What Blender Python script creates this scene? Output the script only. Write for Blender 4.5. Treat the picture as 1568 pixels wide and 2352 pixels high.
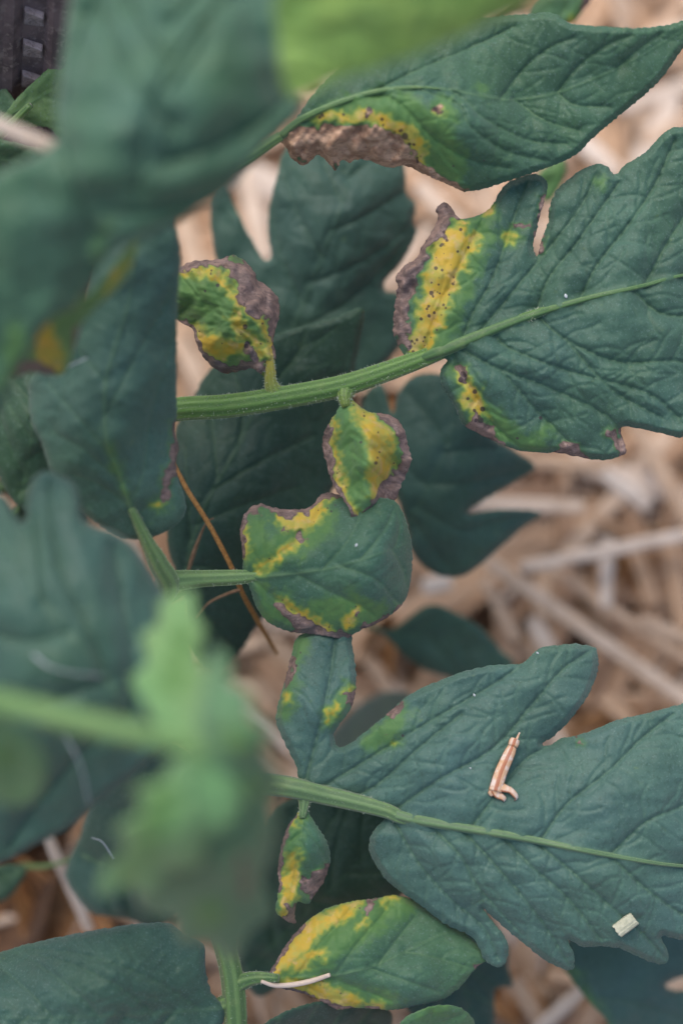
import bpy, math, random
import numpy as np
from mathutils import Vector, Matrix, kdtree
from mathutils.geometry import delaunay_2d_cdt

for o in list(bpy.data.objects):
    bpy.data.objects.remove(o)
scene = bpy.context.scene
C = scene.collection
rad = math.radians

# ---------------------------------------------------------------- camera
TILT = 15.0
FOCUS = 0.60
K = 24.0 / 85.0                       # sensor width / focal length
CAM = Vector((0.0, 0.0, 0.728))
cd = bpy.data.cameras.new('camera')
cam = bpy.data.objects.new('camera', cd)
C.objects.link(cam)
cam.location = CAM
cam.rotation_euler = (rad(TILT), 0, 0)
cd.sensor_fit = 'HORIZONTAL'; cd.sensor_width = 24; cd.lens = 85
cd.clip_start = 0.01; cd.clip_end = 200
cd.dof.use_dof = True; cd.dof.focus_distance = FOCUS; cd.dof.aperture_fstop = 3.5
scene.camera = cam
ROT = Matrix.Rotation(rad(TILT), 3, 'X')

# ---------------------------------------------------------------- world, sun, exposure
SUN_EL, SUN_AZ = 62.0, 330.0
w = bpy.data.worlds.new('World'); scene.world = w; w.use_nodes = True
nt = w.node_tree
sky = nt.nodes.new('ShaderNodeTexSky'); sky.sky_type = 'NISHITA'; sky.sun_disc = False
sky.sun_elevation = rad(SUN_EL); sky.sun_rotation = rad(SUN_AZ)
sky.air_density = 1.0; sky.dust_density = 4.0; sky.ozone_density = 1.0
nt.links.new(sky.outputs[0], nt.nodes['Background'].inputs[0])
nt.nodes['Background'].inputs[1].default_value = 0.135
sl = bpy.data.lights.new('sun', 'SUN'); sl.energy = 0.9; sl.angle = rad(55); sl.color = (1, .95, .88)
so = bpy.data.objects.new('sun', sl); C.objects.link(so)
_dir = Vector((math.sin(rad(SUN_AZ)) * math.cos(rad(SUN_EL)), math.cos(rad(SUN_AZ)) * math.cos(rad(SUN_EL)), math.sin(rad(SUN_EL))))
so.rotation_euler = _dir.to_track_quat('Z', 'Y').to_euler()
so.location = (0, 0, 3)
vs = scene.view_settings
vs.view_transform = 'Standard'; vs.look = 'None'; vs.gamma = 1; vs.use_curve_mapping = False
vs.exposure = 0.63
scene.cycles.use_denoising = True
scene.cycles.max_bounces = 6

# ---------------------------------------------------------------- photograph coordinates -> world
# x, y: position in the photograph (1568 x 2352 grid); off: millimetres behind the plane of focus
def P(x, y, off):
    d = FOCUS + off / 1000.0
    v = Vector(((x - 784) / 1568 * K * d, -(y - 1176) / 1568 * K * d, -d))
    return CAM + ROT @ v
RN = np.array(ROT); CN = np.array(CAM)
def PN(x, y, off):
    d = FOCUS + np.asarray(off, float) / 1000.0
    v = np.stack([(x - 784) / 1568 * K * d, -(y - 1176) / 1568 * K * d, -d], -1)
    return v @ RN.T + CN
def G(x, y, h=0.0):
    a = P(x, y, 0) - CAM
    return CAM + a * ((h - CAM.z) / a.z)
UNIT = K * FOCUS / 1568               # metres per photograph unit at the plane of focus

# ---------------------------------------------------------------- small helpers
def tag(o, label=None, cat=None, group=None, kind=None):
    if label: o['label'] = label
    if cat: o['category'] = cat
    if group: o['group'] = group
    if kind: o['kind'] = kind
    return o
def wloc(o):
    v = Vector((0, 0, 0))
    while o is not None:
        v = v + o.location; o = o.parent
    return v
def link(name, V, F, mat, parent=None, origin=None, smooth=True, attrs=None):
    """one mesh object from world-space vertices, its origin at `origin`"""
    V = np.asarray(V, float)
    if origin is None:
        origin = Vector((V[:, 0].mean(), V[:, 1].mean(), V[:, 2].min()))
    me = bpy.data.meshes.new(name)
    me.from_pydata((V - np.array(origin)).tolist(), [], F)
    if smooth:
        me.polygons.foreach_set('use_smooth', [True] * len(me.polygons))
    for k, a in (attrs or {}).items():
        at = me.attributes.new(k, 'FLOAT', 'POINT')
        at.data.foreach_set('value', np.asarray(a, np.float32))
    me.materials.append(mat)
    o = bpy.data.objects.new(name, me); C.objects.link(o)
    if parent is not None:
        o.parent = parent
        o.location = Vector(origin) - wloc(parent)
    else:
        o.location = origin
    return o

class Waves:
    """smooth band-limited noise as a sum of sines"""
    def __init__(s, seed, wl, n=9):
        r = np.random.RandomState(seed)
        a = r.uniform(0, 2 * np.pi, n); k = 2 * np.pi / (wl * r.uniform(.6, 1.7, n))
        s.kx = np.cos(a) * k; s.ky = np.sin(a) * k; s.p = r.uniform(0, 2 * np.pi, n); s.n = n
    def __call__(s, x, y):
        return np.sin(np.outer(x, s.kx) + np.outer(y, s.ky) + s.p).sum(1) / math.sqrt(s.n)

def catmull(pts, step, closed=False):
    pts = [np.array(p, float) for p in pts]
    n = len(pts); out = []
    rng = range(n) if closed else range(n - 1)
    for i in rng:
        p1, p2 = pts[i], pts[(i + 1) % n]
        p0 = pts[i - 1] if (closed or i > 0) else 2 * p1 - p2
        p3 = pts[(i + 2) % n] if (closed or i + 2 < n) else 2 * p2 - p1
        L = np.linalg.norm((p2 - p1)[:2]); m = max(1, int(round(L / step)))
        for j in range(m):
            t = j / m
            out.append(.5 * (2 * p1 + (p2 - p0) * t + (2 * p0 - 5 * p1 + 4 * p2 - p3) * t * t + (3 * p1 - p0 - 3 * p2 + p3) * t ** 3))
    if not closed: out.append(pts[-1])
    return np.array(out)

def segs(poly, closed=False):
    a = np.asarray(poly, float)[:, :2]
    b = np.roll(a, -1, 0) if closed else a[1:]
    return np.hstack([a if closed else a[:-1], b])
def dist_segs(X, Y, S, values=None):
    """distance to the nearest of many segments (and a value interpolated along it), by a k-d tree of points set along them"""
    S = np.asarray(S, float); L = np.hypot(S[:, 2] - S[:, 0], S[:, 3] - S[:, 1]); m = np.maximum(1, np.ceil(L / 1.5)).astype(int)
    kd = kdtree.KDTree(int(m.sum() + len(S))); tag_ = []; c = 0
    for i in range(len(S)):
        for j in range(m[i] + 1):
            t = j / m[i]
            kd.insert((S[i, 0] + (S[i, 2] - S[i, 0]) * t, S[i, 1] + (S[i, 3] - S[i, 1]) * t, 0), c); c += 1
            tag_.append(values[i][0] + (values[i][1] - values[i][0]) * t if values is not None else 0.0)
    kd.balance()
    best = np.empty(len(X)); val = np.zeros(len(X)); find = kd.find
    for q in range(len(X)):
        _, i, d = find((X[q], Y[q], 0)); best[q] = d; val[q] = tag_[i]
    return best, val
class Mask:
    """raster of the inside of an outline, for quick tests while veins grow"""
    def __init__(s, poly, cell=2.0):
        s.c = cell; s.o = poly.min(0) - 4; n = np.ceil((poly.max(0) + 4 - s.o) / cell).astype(int)
        gx, gy = np.meshgrid(s.o[0] + cell * (np.arange(n[0]) + .5), s.o[1] + cell * (np.arange(n[1]) + .5), indexing='ij')
        s.m = np.zeros(n, bool); ys = gy[0]
        for j, y in enumerate(ys):                       # scan lines
            a = poly; b = np.roll(poly, -1, 0); k = (a[:, 1] > y) != (b[:, 1] > y)
            xs = np.sort(a[k, 0] + (y - a[k, 1]) / (b[k, 1] - a[k, 1]) * (b[k, 0] - a[k, 0]))
            s.m[:, j] = (np.searchsorted(xs, gx[:, 0]) % 2) == 1
    def __call__(s, x, y):
        i, j = int((x - s.o[0]) / s.c), int((y - s.o[1]) / s.c)
        return 0 <= i < s.m.shape[0] and 0 <= j < s.m.shape[1] and s.m[i, j]
    def many(s, x, y):
        i = np.clip(((x - s.o[0]) / s.c).astype(int), 0, s.m.shape[0] - 1); j = np.clip(((y - s.o[1]) / s.c).astype(int), 0, s.m.shape[1] - 1)
        return s.m[i, j]
def tps(ctrl):
    c = np.array(ctrl, float)
    if len(c) == 1:
        return lambda x, y: np.full(len(x), c[0, 2])
    n = len(c); s = 300.0
    if n == 2:
        d = c[1] - c[0]; L = d[0] ** 2 + d[1] ** 2
        return lambda x, y: c[0, 2] + d[2] * ((x - c[0, 0]) * d[0] + (y - c[0, 1]) * d[1]) / L
    xy = c[:, :2] / s
    def phi(r): return np.where(r > 1e-9, r * r * np.log(r + 1e-12), 0)
    A = np.zeros((n + 3, n + 3))
    A[:n, :n] = phi(np.linalg.norm(xy[:, None] - xy[None], axis=2)) + np.eye(n) * 1e-4
    A[:n, n] = 1; A[:n, n + 1:] = xy; A[n:, :n] = A[:n, n:].T
    b = np.zeros(n + 3); b[:n] = c[:, 2]
    q = np.linalg.lstsq(A, b, rcond=None)[0]
    def f(x, y):
        p = np.stack([x, y], 1) / s
        r = np.linalg.norm(p[:, None] - xy[None], axis=2)
        return phi(r) @ q[:n] + q[n] + p @ q[n + 1:]
    return f

def tube(pts, rads, sides=12, ribs=0, ribamp=0.0, caps=True, flat=1.0):
    pts = [Vector(p) for p in pts]; V = []; F = []; A = []
    up = Vector((0.13, 0.37, 0.92))
    t0 = (pts[1] - pts[0]).normalized()
    nrm = up.cross(t0).normalized()
    for i, p in enumerate(pts):
        t = (pts[min(i + 1, len(pts) - 1)] - pts[max(i - 1, 0)]).normalized()
        nrm = (nrm - t * nrm.dot(t)).normalized()
        b = t.cross(nrm)
        for k in range(sides):
            a = 2 * math.pi * k / sides
            r = rads[i] * (1 + ribamp * math.cos(ribs * a))
            V.append(p + nrm * (math.cos(a) * r) + b * (math.sin(a) * r * flat)); A.append(.5 + .5 * math.cos(ribs * a))
        if i:
            q = (i - 1) * sides
            for k in range(sides):
                k2 = (k + 1) % sides
                F.append((q + k, q + k2, q + sides + k2, q + sides + k))
    if caps:
        F.append(tuple(range(sides))[::-1]); q = (len(pts) - 1) * sides
        F.append(tuple(range(q, q + sides)))
    return [tuple(v) for v in V], F, A

# ---------------------------------------------------------------- materials
class N:
    def __init__(s, name):
        s.m = bpy.data.materials.new(name); s.m.use_nodes = True
        s.t = s.m.node_tree; s.b = s.t.nodes['Principled BSDF']; s.out = s.t.nodes['Material Output']
    def n(s, typ, **kw):
        o = s.t.nodes.new('ShaderNode' + typ)
        for k, v in kw.items(): setattr(o, k, v)
        return o
    def l(s, a, b): s.t.links.new(a, b)
    def put(s, sock, v):
        if hasattr(v, 'is_linked') or isinstance(v, bpy.types.NodeSocket): s.l(v, sock)
        else: sock.default_value = v
    def math(s, op, a, b=None, c=None, clamp=False):
        o = s.n('Math', operation=op, use_clamp=clamp); s.put(o.inputs[0], a)
        if b is not None: s.put(o.inputs[1], b)
        if c is not None: s.put(o.inputs[2], c)
        return o.outputs[0]
    def mix(s, f, a, b):
        o = s.n('Mix', data_type='RGBA'); s.put(o.inputs['Factor'], f)
        for nm, v in (('A', a), ('B', b)):
            i = [k for k in o.inputs if k.name == nm and k.type == 'RGBA'][0]
            s.put(i, (*v, 1) if isinstance(v, tuple) and len(v) == 3 else v)
        return [k for k in o.outputs if k.type == 'RGBA'][0]
    def noise(s, scale, detail=3, rough=.55, vec=None, dist=0.0):
        o = s.n('TexNoise'); o.inputs['Scale'].default_value = scale; o.inputs['Detail'].default_value = detail
        o.inputs['Roughness'].default_value = rough; o.inputs['Distortion'].default_value = dist
        s.l(vec if vec is not None else s.obj(), o.inputs['Vector'])
        return o.outputs['Fac']
    def obj(s):
        if not hasattr(s, '_tc'): s._tc = s.n('TexCoord')
        return s._tc.outputs['Object']
    def attr(s, name):
        o = s.n('Attribute', attribute_name=name); return o.outputs['Fac']
    def step(s, v, a, b):
        o = s.n('MapRange', interpolation_type='SMOOTHSTEP'); s.put(o.inputs[0], v)
        o.inputs[1].default_value = a; o.inputs[2].default_value = b
        return o.outputs[0]
    def bump(s, h, strength, dist):
        o = s.n('Bump'); o.inputs['Strength'].default_value = strength; o.inputs['Distance'].default_value = dist
        s.l(h, o.inputs['Height']); s.l(o.outputs[0], s.b.inputs['Normal']); return o

def leaf_material():
    s = N('tomato_leaf_blade')
    oi = s.n('ObjectInfo'); green = oi.outputs['Color']
    big = s.noise(70, 3); mid = s.noise(330, 3); fine = s.noise(1700, 2, .7); cells = s.noise(900, 4, .65)
    # healthy green: broad variation, then a fine pale stipple of short hairs
    hsv = s.n('HueSaturation'); s.l(green, hsv.inputs['Color'])
    s.l(s.math('MULTIPLY_ADD', big, .8, 1.08), hsv.inputs['Value']); hsv.inputs['Saturation'].default_value = .87
    s.l(s.math('MULTIPLY_ADD', s.noise(45, 2), .10, .439), hsv.inputs['Hue'])
    col = hsv.outputs[0]
    stip = s.step(fine, .54, .74)
    col = s.mix(s.math('MULTIPLY', stip, .42), col, (.20, .30, .27))
    col = s.mix(s.math('MULTIPLY', s.step(cells, .5, .3), .35), col, (.012, .045, .022))
    vein = s.attr('vein')
    veincol = s.mix(s.step(vein, .5, .9), s.mix(.45, (.13, .25, .11), green), (.17, .30, .14))
    col = s.mix(s.math('MULTIPLY', vein, .8), col, veincol)
    # ailing zones: pale halo, lime, yellow, dead brown tissue, dark spots
    nz = lambda sc, d=3: s.math('MULTIPLY_ADD', s.noise(sc, d, .6), 2.0, -1.0)
    w2 = s.math('ADD', s.math('MULTIPLY', nz(230, 4), .55), s.math('MULTIPLY', nz(800, 3), .35))
    yv = s.math('MULTIPLY_ADD', w2, .62, s.attr('yel'))
    lv = s.math('MULTIPLY_ADD', w2, .55, s.attr('lite'))
    lite = s.step(lv, .12, .85)
    col = s.mix(s.math('MULTIPLY', lite, .80), col, s.mix(mid, (.06, .19, .05), (.15, .29, .06)))
    col = s.mix(s.math('MULTIPLY', s.step(yv, .10, .55), .9), col, s.mix(mid, (.20, .33, .055), (.33, .39, .06)))
    yel = s.step(yv, .36, .82)
    ycol = s.mix(s.step(s.noise(260, 3), .42, .6), (.64, .45, .055), (.52, .47, .09))
    ycol = s.mix(s.math('MULTIPLY', s.step(yv, .9, 1.3), .6), ycol, (.70, .40, .06))
    ycol = s.mix(s.math('MULTIPLY', s.step(s.noise(340, 3), .5, .64), .5), ycol, (.66, .46, .22))
    ycol = s.mix(s.math('MULTIPLY', vein, .5), ycol, (.20, .22, .06))
    col = s.mix(yel, col, ycol)
    nv = s.math('MULTIPLY_ADD', w2, .42, s.attr('nec'))
    nec = s.step(nv, .40, .60)
    tan = s.attr('tan')
    ndark = s.mix(tan, (.15, .108, .10), (.31, .18, .115)); nlite = s.mix(tan, (.29, .20, .17), (.56, .37, .25))
    mp = s.n('Mapping'); mp.inputs['Scale'].default_value = (.45, 1.25, 1.0); s.l(s.obj(), mp.inputs['Vector'])
    streak = s.noise(330, 5, .62, vec=mp.outputs[0], dist=.9)
    ncol = s.mix(s.step(streak, .38, .64), ndark, nlite)
    ncol = s.mix(s.math('MULTIPLY', s.step(cells, .54, .70), .55), ncol, s.mix(tan, (.36, .28, .25), (.56, .42, .32)))
    ncol = s.mix(s.math('MULTIPLY', s.step(s.noise(1500, 2), .58, .70), .55), ncol, (.055, .038, .04))
    rimn = s.math('MULTIPLY', s.step(nv, .40, .50), s.math('SUBTRACT', 1.0, s.step(nv, .55, .75)))
    ncol = s.mix(s.math('MULTIPLY', rimn, .45), ncol, (.07, .045, .04))
    col = s.mix(nec, col, ncol)
    spot = s.step(s.math('MULTIPLY_ADD', w2, .25, s.attr('spot')), .38, .75)
    col = s.mix(s.math('MULTIPLY', spot, .85), col, (.055, .035, .04))
    s.l(col, s.b.inputs['Base Color'])
    s.b.inputs['Roughness'].default_value = .56
    s.b.inputs['Specular IOR Level'].default_value = .36
    s.l(s.math('MULTIPLY_ADD', s.math('MAXIMUM', yel, nec), -.19, .21), s.b.inputs['Sheen Weight'])
    s.b.inputs['Sheen Roughness'].default_value = .6
    s.b.inputs['Sheen Tint'].default_value = (.75, .88, .95, 1)
    # net of the finest veins and the hairy grain as relief
    vo = s.n('TexVoronoi', feature='DISTANCE_TO_EDGE'); vo.inputs['Scale'].default_value = 420
    wv = s.n('VectorMath', operation='MULTIPLY_ADD')
    nn = s.n('TexNoise'); nn.inputs['Scale'].default_value = 300; s.l(s.obj(), nn.inputs['Vector'])
    s.l(nn.outputs['Color'], wv.inputs[0]); wv.inputs[1].default_value = (.0022,) * 3; s.l(s.obj(), wv.inputs[2])
    s.l(wv.outputs[0], vo.inputs['Vector'])
    net = s.step(vo.outputs['Distance'], 0.0, .22)
    hgt = s.math('ADD', s.math('MULTIPLY', net, .25), s.math('ADD', s.math('MULTIPLY', fine, .35), s.math('MULTIPLY', s.math('MULTIPLY', streak, nec), .9)))
    s.bump(hgt, .55, .00022)
    tr = s.n('BsdfTranslucent'); s.l(s.mix(.35, col, (.10, .25, .03)), tr.inputs['Color'])
    mx = s.n('MixShader'); s.l(s.math('MULTIPLY_ADD', nec, -.12, .17), mx.inputs[0])
    s.l(s.b.outputs[0], mx.inputs[1]); s.l(tr.outputs[0], mx.inputs[2]); s.l(mx.outputs[0], s.out.inputs[0])
    return s.m

def stalk_material():
    s = N('tomato_leaf_stalk')
    oi = s.n('ObjectInfo')
    mp = s.n('Mapping'); s.l(s.obj(), mp.inputs[0])
    st = s.attr('rib'); n1 = s.noise(260, 4); n2 = s.noise(1800, 3)
    col = s.mix(s.step(st, .15, .85), s.mix(.42, oi.outputs['Color'], (.03, .085, .015)), s.mix(.25, oi.outputs['Color'], (.18, .30, .07)))
    col = s.mix(s.math('MULTIPLY', s.step(n1, .5, .8), .35), col, (.24, .32, .10))
    col = s.mix(s.math('MULTIPLY', s.step(n2, .58, .78), .4), col, (.34, .42, .28))
    col = s.mix(s.attr('yel'), col, (.52, .40, .05))
    s.l(col, s.b.inputs['Base Color'])
    s.b.inputs['Roughness'].default_value = .5
    s.b.inputs['Sheen Weight'].default_value = .3
    s.bump(n2, .5, .00025)
    return s.m
def plain(name, c1, c2, scale, rough=.7, c3=None, bump=.4, bd=.0003, sheen=0):
    s = N(name); n1 = s.noise(scale, 4); col = s.mix(s.step(n1, .35, .65), c1, c2)
    if c3: col = s.mix(s.step(s.noise(scale * 3.1, 3), .52, .7), col, c3)
    s.l(col, s.b.inputs['Base Color']); s.b.inputs['Roughness'].default_value = rough
    s.b.inputs['Specular IOR Level'].default_value = .3
    s.bump(n1, bump, bd)
    return s.m
def straw_material():
    s = N('dry_straw'); t = s.attr('tone'); g = s.attr('grain')
    r = s.n('ValToRGB'); e = r.color_ramp.elements
    e[0].position = 0; e[0].color = (.22, .10, .04, 1); e[1].position = 1; e[1].color = (.72, .61, .52, 1)
    for p, c in ((.25, (.37, .185, .075, 1)), (.5, (.50, .30, .165, 1)), (.75, (.57, .405, .28, 1))):
        k = e.new(p); k.color = c
    s.l(t, r.inputs[0])
    col = s.mix(s.math('MULTIPLY', s.step(s.noise(160, 4), .45, .75), .5), r.outputs[0], (.30, .17, .09))
    col = s.mix(s.math('MULTIPLY', g, .22), col, (.80, .70, .58))
    s.l(col, s.b.inputs['Base Color']); s.b.inputs['Roughness'].default_value = .55
    s.bump(s.math('ADD', g, s.noise(900, 2)), .4, .0004)
    return s.m
LEAF = leaf_material(); STALK = stalk_material(); STRAW = straw_material()
HAIR = plain('plant_hair', (.55, .60, .50), (.45, .52, .40), 500, .6)
SOIL = plain('mulched_soil', (.20, .115, .06), (.32, .20, .12), 60, .9, (.42, .29, .19), .8, .004)
LITTER = plain('dry_leaf_litter', (.30, .14, .055), (.42, .22, .09), 140, .7, (.18, .085, .045))
LITTER_DARK = plain('dark_leaf_litter', (.09, .05, .03), (.14, .075, .04), 140, .8, (.06, .035, .025))
TWIG = plain('brown_twig', (.36, .17, .05), (.48, .25, .08), 900, .6, (.10, .045, .02))
TENDRIL = plain('dry_tendril', (.34, .22, .13), (.24, .14, .08), 700, .6)
SILK = plain('silk', (.50, .54, .56), (.40, .45, .48), 300, .5)

# ================================================================ SETTING: ground and mulch
def ground():
    n = 24; R = 40.0; V = []; F = []
    for i in range(n + 1):
        for j in range(n + 1):
            u, v = (i / n * 2 - 1), (j / n * 2 - 1)
            x, y = R * u * abs(u) ** 2, R * v * abs(v) ** 2
            V.append((x, y, .004 * math.sin(9 * x + 1) * math.cos(7 * y) - .006))
    for i in range(n):
        for j in range(n):
            a = i * (n + 1) + j; F.append((a, a + n + 1, a + n + 2, a + 1))
    tag(link('ground', V, F, SOIL, origin=(0, 0, 0)), 'brown soil under the straw mulch', kind='structure')
ground()

def straw_mesh(p, d, L, wd, th, bend, roll, nseg=4, split=False):
    """a flattened hollow-looking straw: cross-section of 6 points, gently bent"""
    d = d.normalized(); side = Vector((0, 0, 1)).cross(d)
    side = side.normalized() if side.length > 1e-4 else Vector((1, 0, 0))
    up = d.cross(side)
    s2 = side * math.cos(roll) + up * math.sin(roll); u2 = up * math.cos(roll) - side * math.sin(roll)
    sec = [(-1, -.1), (-.55, .8), (0, .55), (.55, .8), (1, -.1), (0, -.9)]
    gr = [0, 1, .1, .9, .2, 0]
    V = []; F = []; A = []
    for i in range(nseg + 1):
        t = i / nseg - .5
        c = p + d * (t * L) + s2 * (bend * L * (t * t - .08)) + Vector((0, 0, 1)) * (bend * .3 * L * (.1 - t * t))
        k = 1 - .25 * abs(t)
        for (a, b), g in zip(sec, gr):
            V.append(tuple(c + s2 * (a * wd / 2 * k) + u2 * (b * th / 2))); A.append(g)
    for i in range(nseg):
        for k in range(6):
            a = i * 6 + k; b = i * 6 + (k + 1) % 6
            F.append((a, b, b + 6, a + 6))
    F.append((5, 4, 3, 2, 1, 0)); q = nseg * 6; F.append(tuple(range(q, q + 6)))
    return V, F, A
def mulch():
    r = random.Random(5); V = []; F = []; T = []; Gn = []
    cy = .19
    for i in range(6500):
        x = r.gauss(0, .26) if i % 3 else r.uniform(-.25, .25)
        y = cy + (r.gauss(0, .28) if i % 3 else r.uniform(-.3, .3))
        a = r.uniform(0, math.pi); L = r.choice([.025, .04, .06, .08, .11]) * r.uniform(.7, 1.3); wide = r.uniform(.006, .011) if r.random() < .25 else r.uniform(.0026, .006)
        z = .001 + .016 * r.random() ** 1.4
        d = Vector((math.cos(a), math.sin(a), r.uniform(-.12, .12)))
        v, f, g = straw_mesh(Vector((x, y, z)), d, L, wide, r.uniform(.0008, .0022), r.uniform(-.14, .14), r.uniform(-.6, .6), 3)
        o = len(V); V += v; F += [tuple(k + o for k in q) for q in f]; Gn += g
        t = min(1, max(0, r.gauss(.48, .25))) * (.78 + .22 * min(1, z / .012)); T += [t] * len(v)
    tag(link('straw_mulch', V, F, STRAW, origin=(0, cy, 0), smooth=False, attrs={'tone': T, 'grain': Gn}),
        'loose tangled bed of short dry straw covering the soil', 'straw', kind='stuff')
mulch()

straw_n = [0]
def straw(x0, y0, x1, y1, wd, tone, label, group=None, h=.02, h2=None, th=None, bend=0.02, off=None):
    """one straw lying on the mulch (or at a given depth) between two photograph points; wd in photograph units"""
    if off is None:
        a, b = G(x0, y0, h), G(x1, y1, h if h2 is None else h2); sc = .75 / .6
    else:
        a, b = P(x0, y0, off[0]), P(x1, y1, off[1]); sc = 1 + off[0] / 600
    straw_n[0] += 1
    W = wd * UNIT * sc
    v, f, g = straw_mesh((a + b) / 2, b - a, (b - a).length, W, th or W * .5, bend, .12 * ((straw_n[0] % 5) - 2), 8)
    r = random.Random(straw_n[0])
    o = link('straw_stalk', v, f, STRAW, smooth=False, attrs={'tone': [tone + r.uniform(-.05, .05) for _ in v], 'grain': g})
    m = o.modifiers.new('soft_edges', 'BEVEL'); m.width = W * .06; m.segments = 1
    return tag(o, label, 'straw', group)
GR = 'longer straw stalks on top of the mulch'
straw(1195, 1305, 1640, 1215, 34, .92, 'long pale cream straw stalk crossing the mulch beneath the lobed dark leaf', bend=.01, h=0.035)
straw(1120, 1290, 1660, 1668, 38, .80, 'longest tan straw stalk, running diagonally towards the lobed leaflet with a dried floret', bend=.008, h=0.032)
straw(1395, 1235, 1390, 1395, 34, .98, 'short whitish straw piece lying under the long pale cream stalk', h=0.027)
straw(1385, 1085, 1490, 1165, 44, 1.0, 'broad white straw chip near the notched tip of the yellow-edged leaf', h=0.032)
straw(1075, 1155, 1340, 1165, 40, .86, 'pinkish straw stalk lying below the toothed dark leaf', GR, h=0.029)
straw(1240, 1290, 1600, 1530, 26, .66, 'thin tan straw parallel to the longest diagonal stalk', GR, h=0.026)
straw(1450, 1240, 1500, 1390, 40, .40, 'orange-brown straw blade lying beside the short whitish piece', h=0.026)
straw(1540, 1240, 1568, 1450, 44, .42, 'wide orange straw blade next to the orange-brown one', GR, h=0.025)
straw(1450, 960, 1600, 1230, 36, .66, 'tan straw stalk reaching from under the yellow-edged leaf', GR, h=0.026)
straw(1220, 1420, 1270, 1500, 44, .93, 'stubby white straw piece next to the oval dark leaf', h=0.026)
straw(1110, 1330, 1190, 1470, 30, .74, 'tan straw leaning against the longest diagonal stalk', GR, h=0.024)
straw(970, 1350, 1035, 1335, 44, .97, 'rounded white straw end between the lobed dark leaf and the oval one', h=0.030)
straw(1310, 300, 1420, 400, 46, .98, 'white straw chip beneath the big leaflet with the scorched edge', h=0.030)
straw(1420, 250, 1700, 150, 40, .90, 'pale straw stalk emerging from under the big scorched leaflet', GR, h=0.030)
straw(1350, 130, 1700, 20, 36, .80, 'pale straw stalk above the tip of the big scorched leaflet', GR, h=0.030)
straw(1480, 330, 1620, 240, 34, .62, 'dull tan straw lying against the broad lobed leaf top', GR, h=0.028)
straw(560, 380, 610, 600, 50, .85, 'pale pink straw in the notch of the dark lobed leaf', GR, h=0.030)
straw(420, 500, 470, 700, 52, .70, 'tan straw seen beside the long dull leaflet, above the curled one', GR, h=0.030)
straw(410, 780, 470, 900, 50, .76, 'tan straw seen below the curled yellow leaflet', GR, h=0.030)
straw(960, 420, 1060, 520, 48, .86, 'pale straw between the scorched leaflet and the brown-tipped lobe', GR, h=0.030)
straw(880, 650, 990, 520, 36, .82, 'cream straw beside the crumpled brown lobe', GR, h=0.028)
straw(1230, 2370, 1345, 2265, 34, .86, 'pale straw stalk on the mulch beside the blackish drooping leaf edge', h=0.032)
straw(1068, 2280, 1085, 2345, 22, .98, 'narrow whitish straw splinter beside the stem of the lowest leaf', h=0.032)
straw(1180, 2250, 1240, 2352, 40, .55, 'brown straw beside the pale stalk at the lowest gap', GR, h=0.028)
straw(1240, 1640, 1330, 1760, 36, .80, 'pale straw in the deepest notch of the floret leaflet', GR, h=0.028)
straw(1380, 1600, 1450, 1660, 44, .48, 'orange straw scrap under the floret leaflet\'s long lobe', GR, h=0.026)
straw(1470, 1420, 1600, 1480, 26, .70, 'thin tan straw between the two long diagonal stalks', GR, h=0.028)
straw(1180, 1060, 1420, 1070, 34, .60, 'dull straw just under the yellow-edged leaf\'s lower margin', GR, h=0.026)
# straws caught among the leaves
straw(-40, 270, 128, 342, 44, 1.0, 'white straw stuck among the leaves beside the ribbed stake', off=(-84, -78), bend=.02)
straw(105, 1910, 150, 2015, 30, .95, 'bent pale straw leaning under the lower leaves, upper half', off=(62, 70), bend=.03)
straw(146, 2005, 208, 2140, 28, .93, 'bent pale straw leaning under the lower leaves, lower half', off=(70, 78), bend=-.05)

def litter(x, y, L, Wd, ang, h, label, seed, mat=LITTER, group=None):
    r = np.random.RandomState(seed); c = G(x, y, h); n = 14; m = 8; V = []; F = []
    ca, sa = math.cos(ang), math.sin(ang)
    for i in range(n + 1):
        t = i / n; wv = Wd * (math.sin(math.pi * min(1, max(.03, t)) ** .8) + .08 * math.sin(13 * t + seed))
        for j in range(m + 1):
            s = (j / m - .5) * 2
            cu = .9 * s * s * Wd * .6 + .004 * math.sin(6 * t + seed) + .002 * math.sin(9 * s + 5 * t)
            a, b = (t - .5) * L, s * wv * (.75 - .1 * s)
            V.append((c.x + a * ca - b * sa, c.y + a * sa + b * ca, c.z + cu))
    for i in range(n):
        for j in range(m):
            a = i * (m + 1) + j; F.append((a, a + 1, a + m + 2, a + m + 1))
    o = link('dry_leaf', V, F, mat)
    md = o.modifiers.new('thickness', 'SOLIDIFY'); md.thickness = .0003
    tag(o, label, 'dry leaf', group)
litter(90, 2100, .05, .013, .6, .012, 'curled orange-brown dry leaf on the mulch beside the bent pale straw', 1)
litter(40, 2140, .04, .010, 1.6, .016, 'rust-red dry leaf scrap half under the lowest left leaflet', 2)
litter(140, 2150, .06, .016, 2.2, .02, 'large orange-brown dry leaf under the bent pale straw', 8)
litter(20, 2060, .06, .018, .9, .02, 'dark brown dry leaf in the deep gap beside the lowest left leaflet', 9, LITTER_DARK)
litter(850, 1540, .035, .010, 1.2, .012, 'dark brown curled dry leaf in the gap below the oval dark leaf', 3)
litter(1450, 1300, .03, .007, 1.9, .012, 'orange dry leaf scrap on the mulch under the long pale stalk', 4)
litter(1400, 1680, .035, .009, .4, .012, 'tan dry leaf scrap beneath the deepest notch of the floret leaflet', 5)
litter(1170, 2300, .03, .009, 2.3, .012, 'brown dry leaf scrap in the gap above the lowest pale stalk', 6)
litter(895, 915, .03, .006, 1.5, .012, 'orange dry leaf scrap seen below the main leaf stalk', 7)

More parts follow.
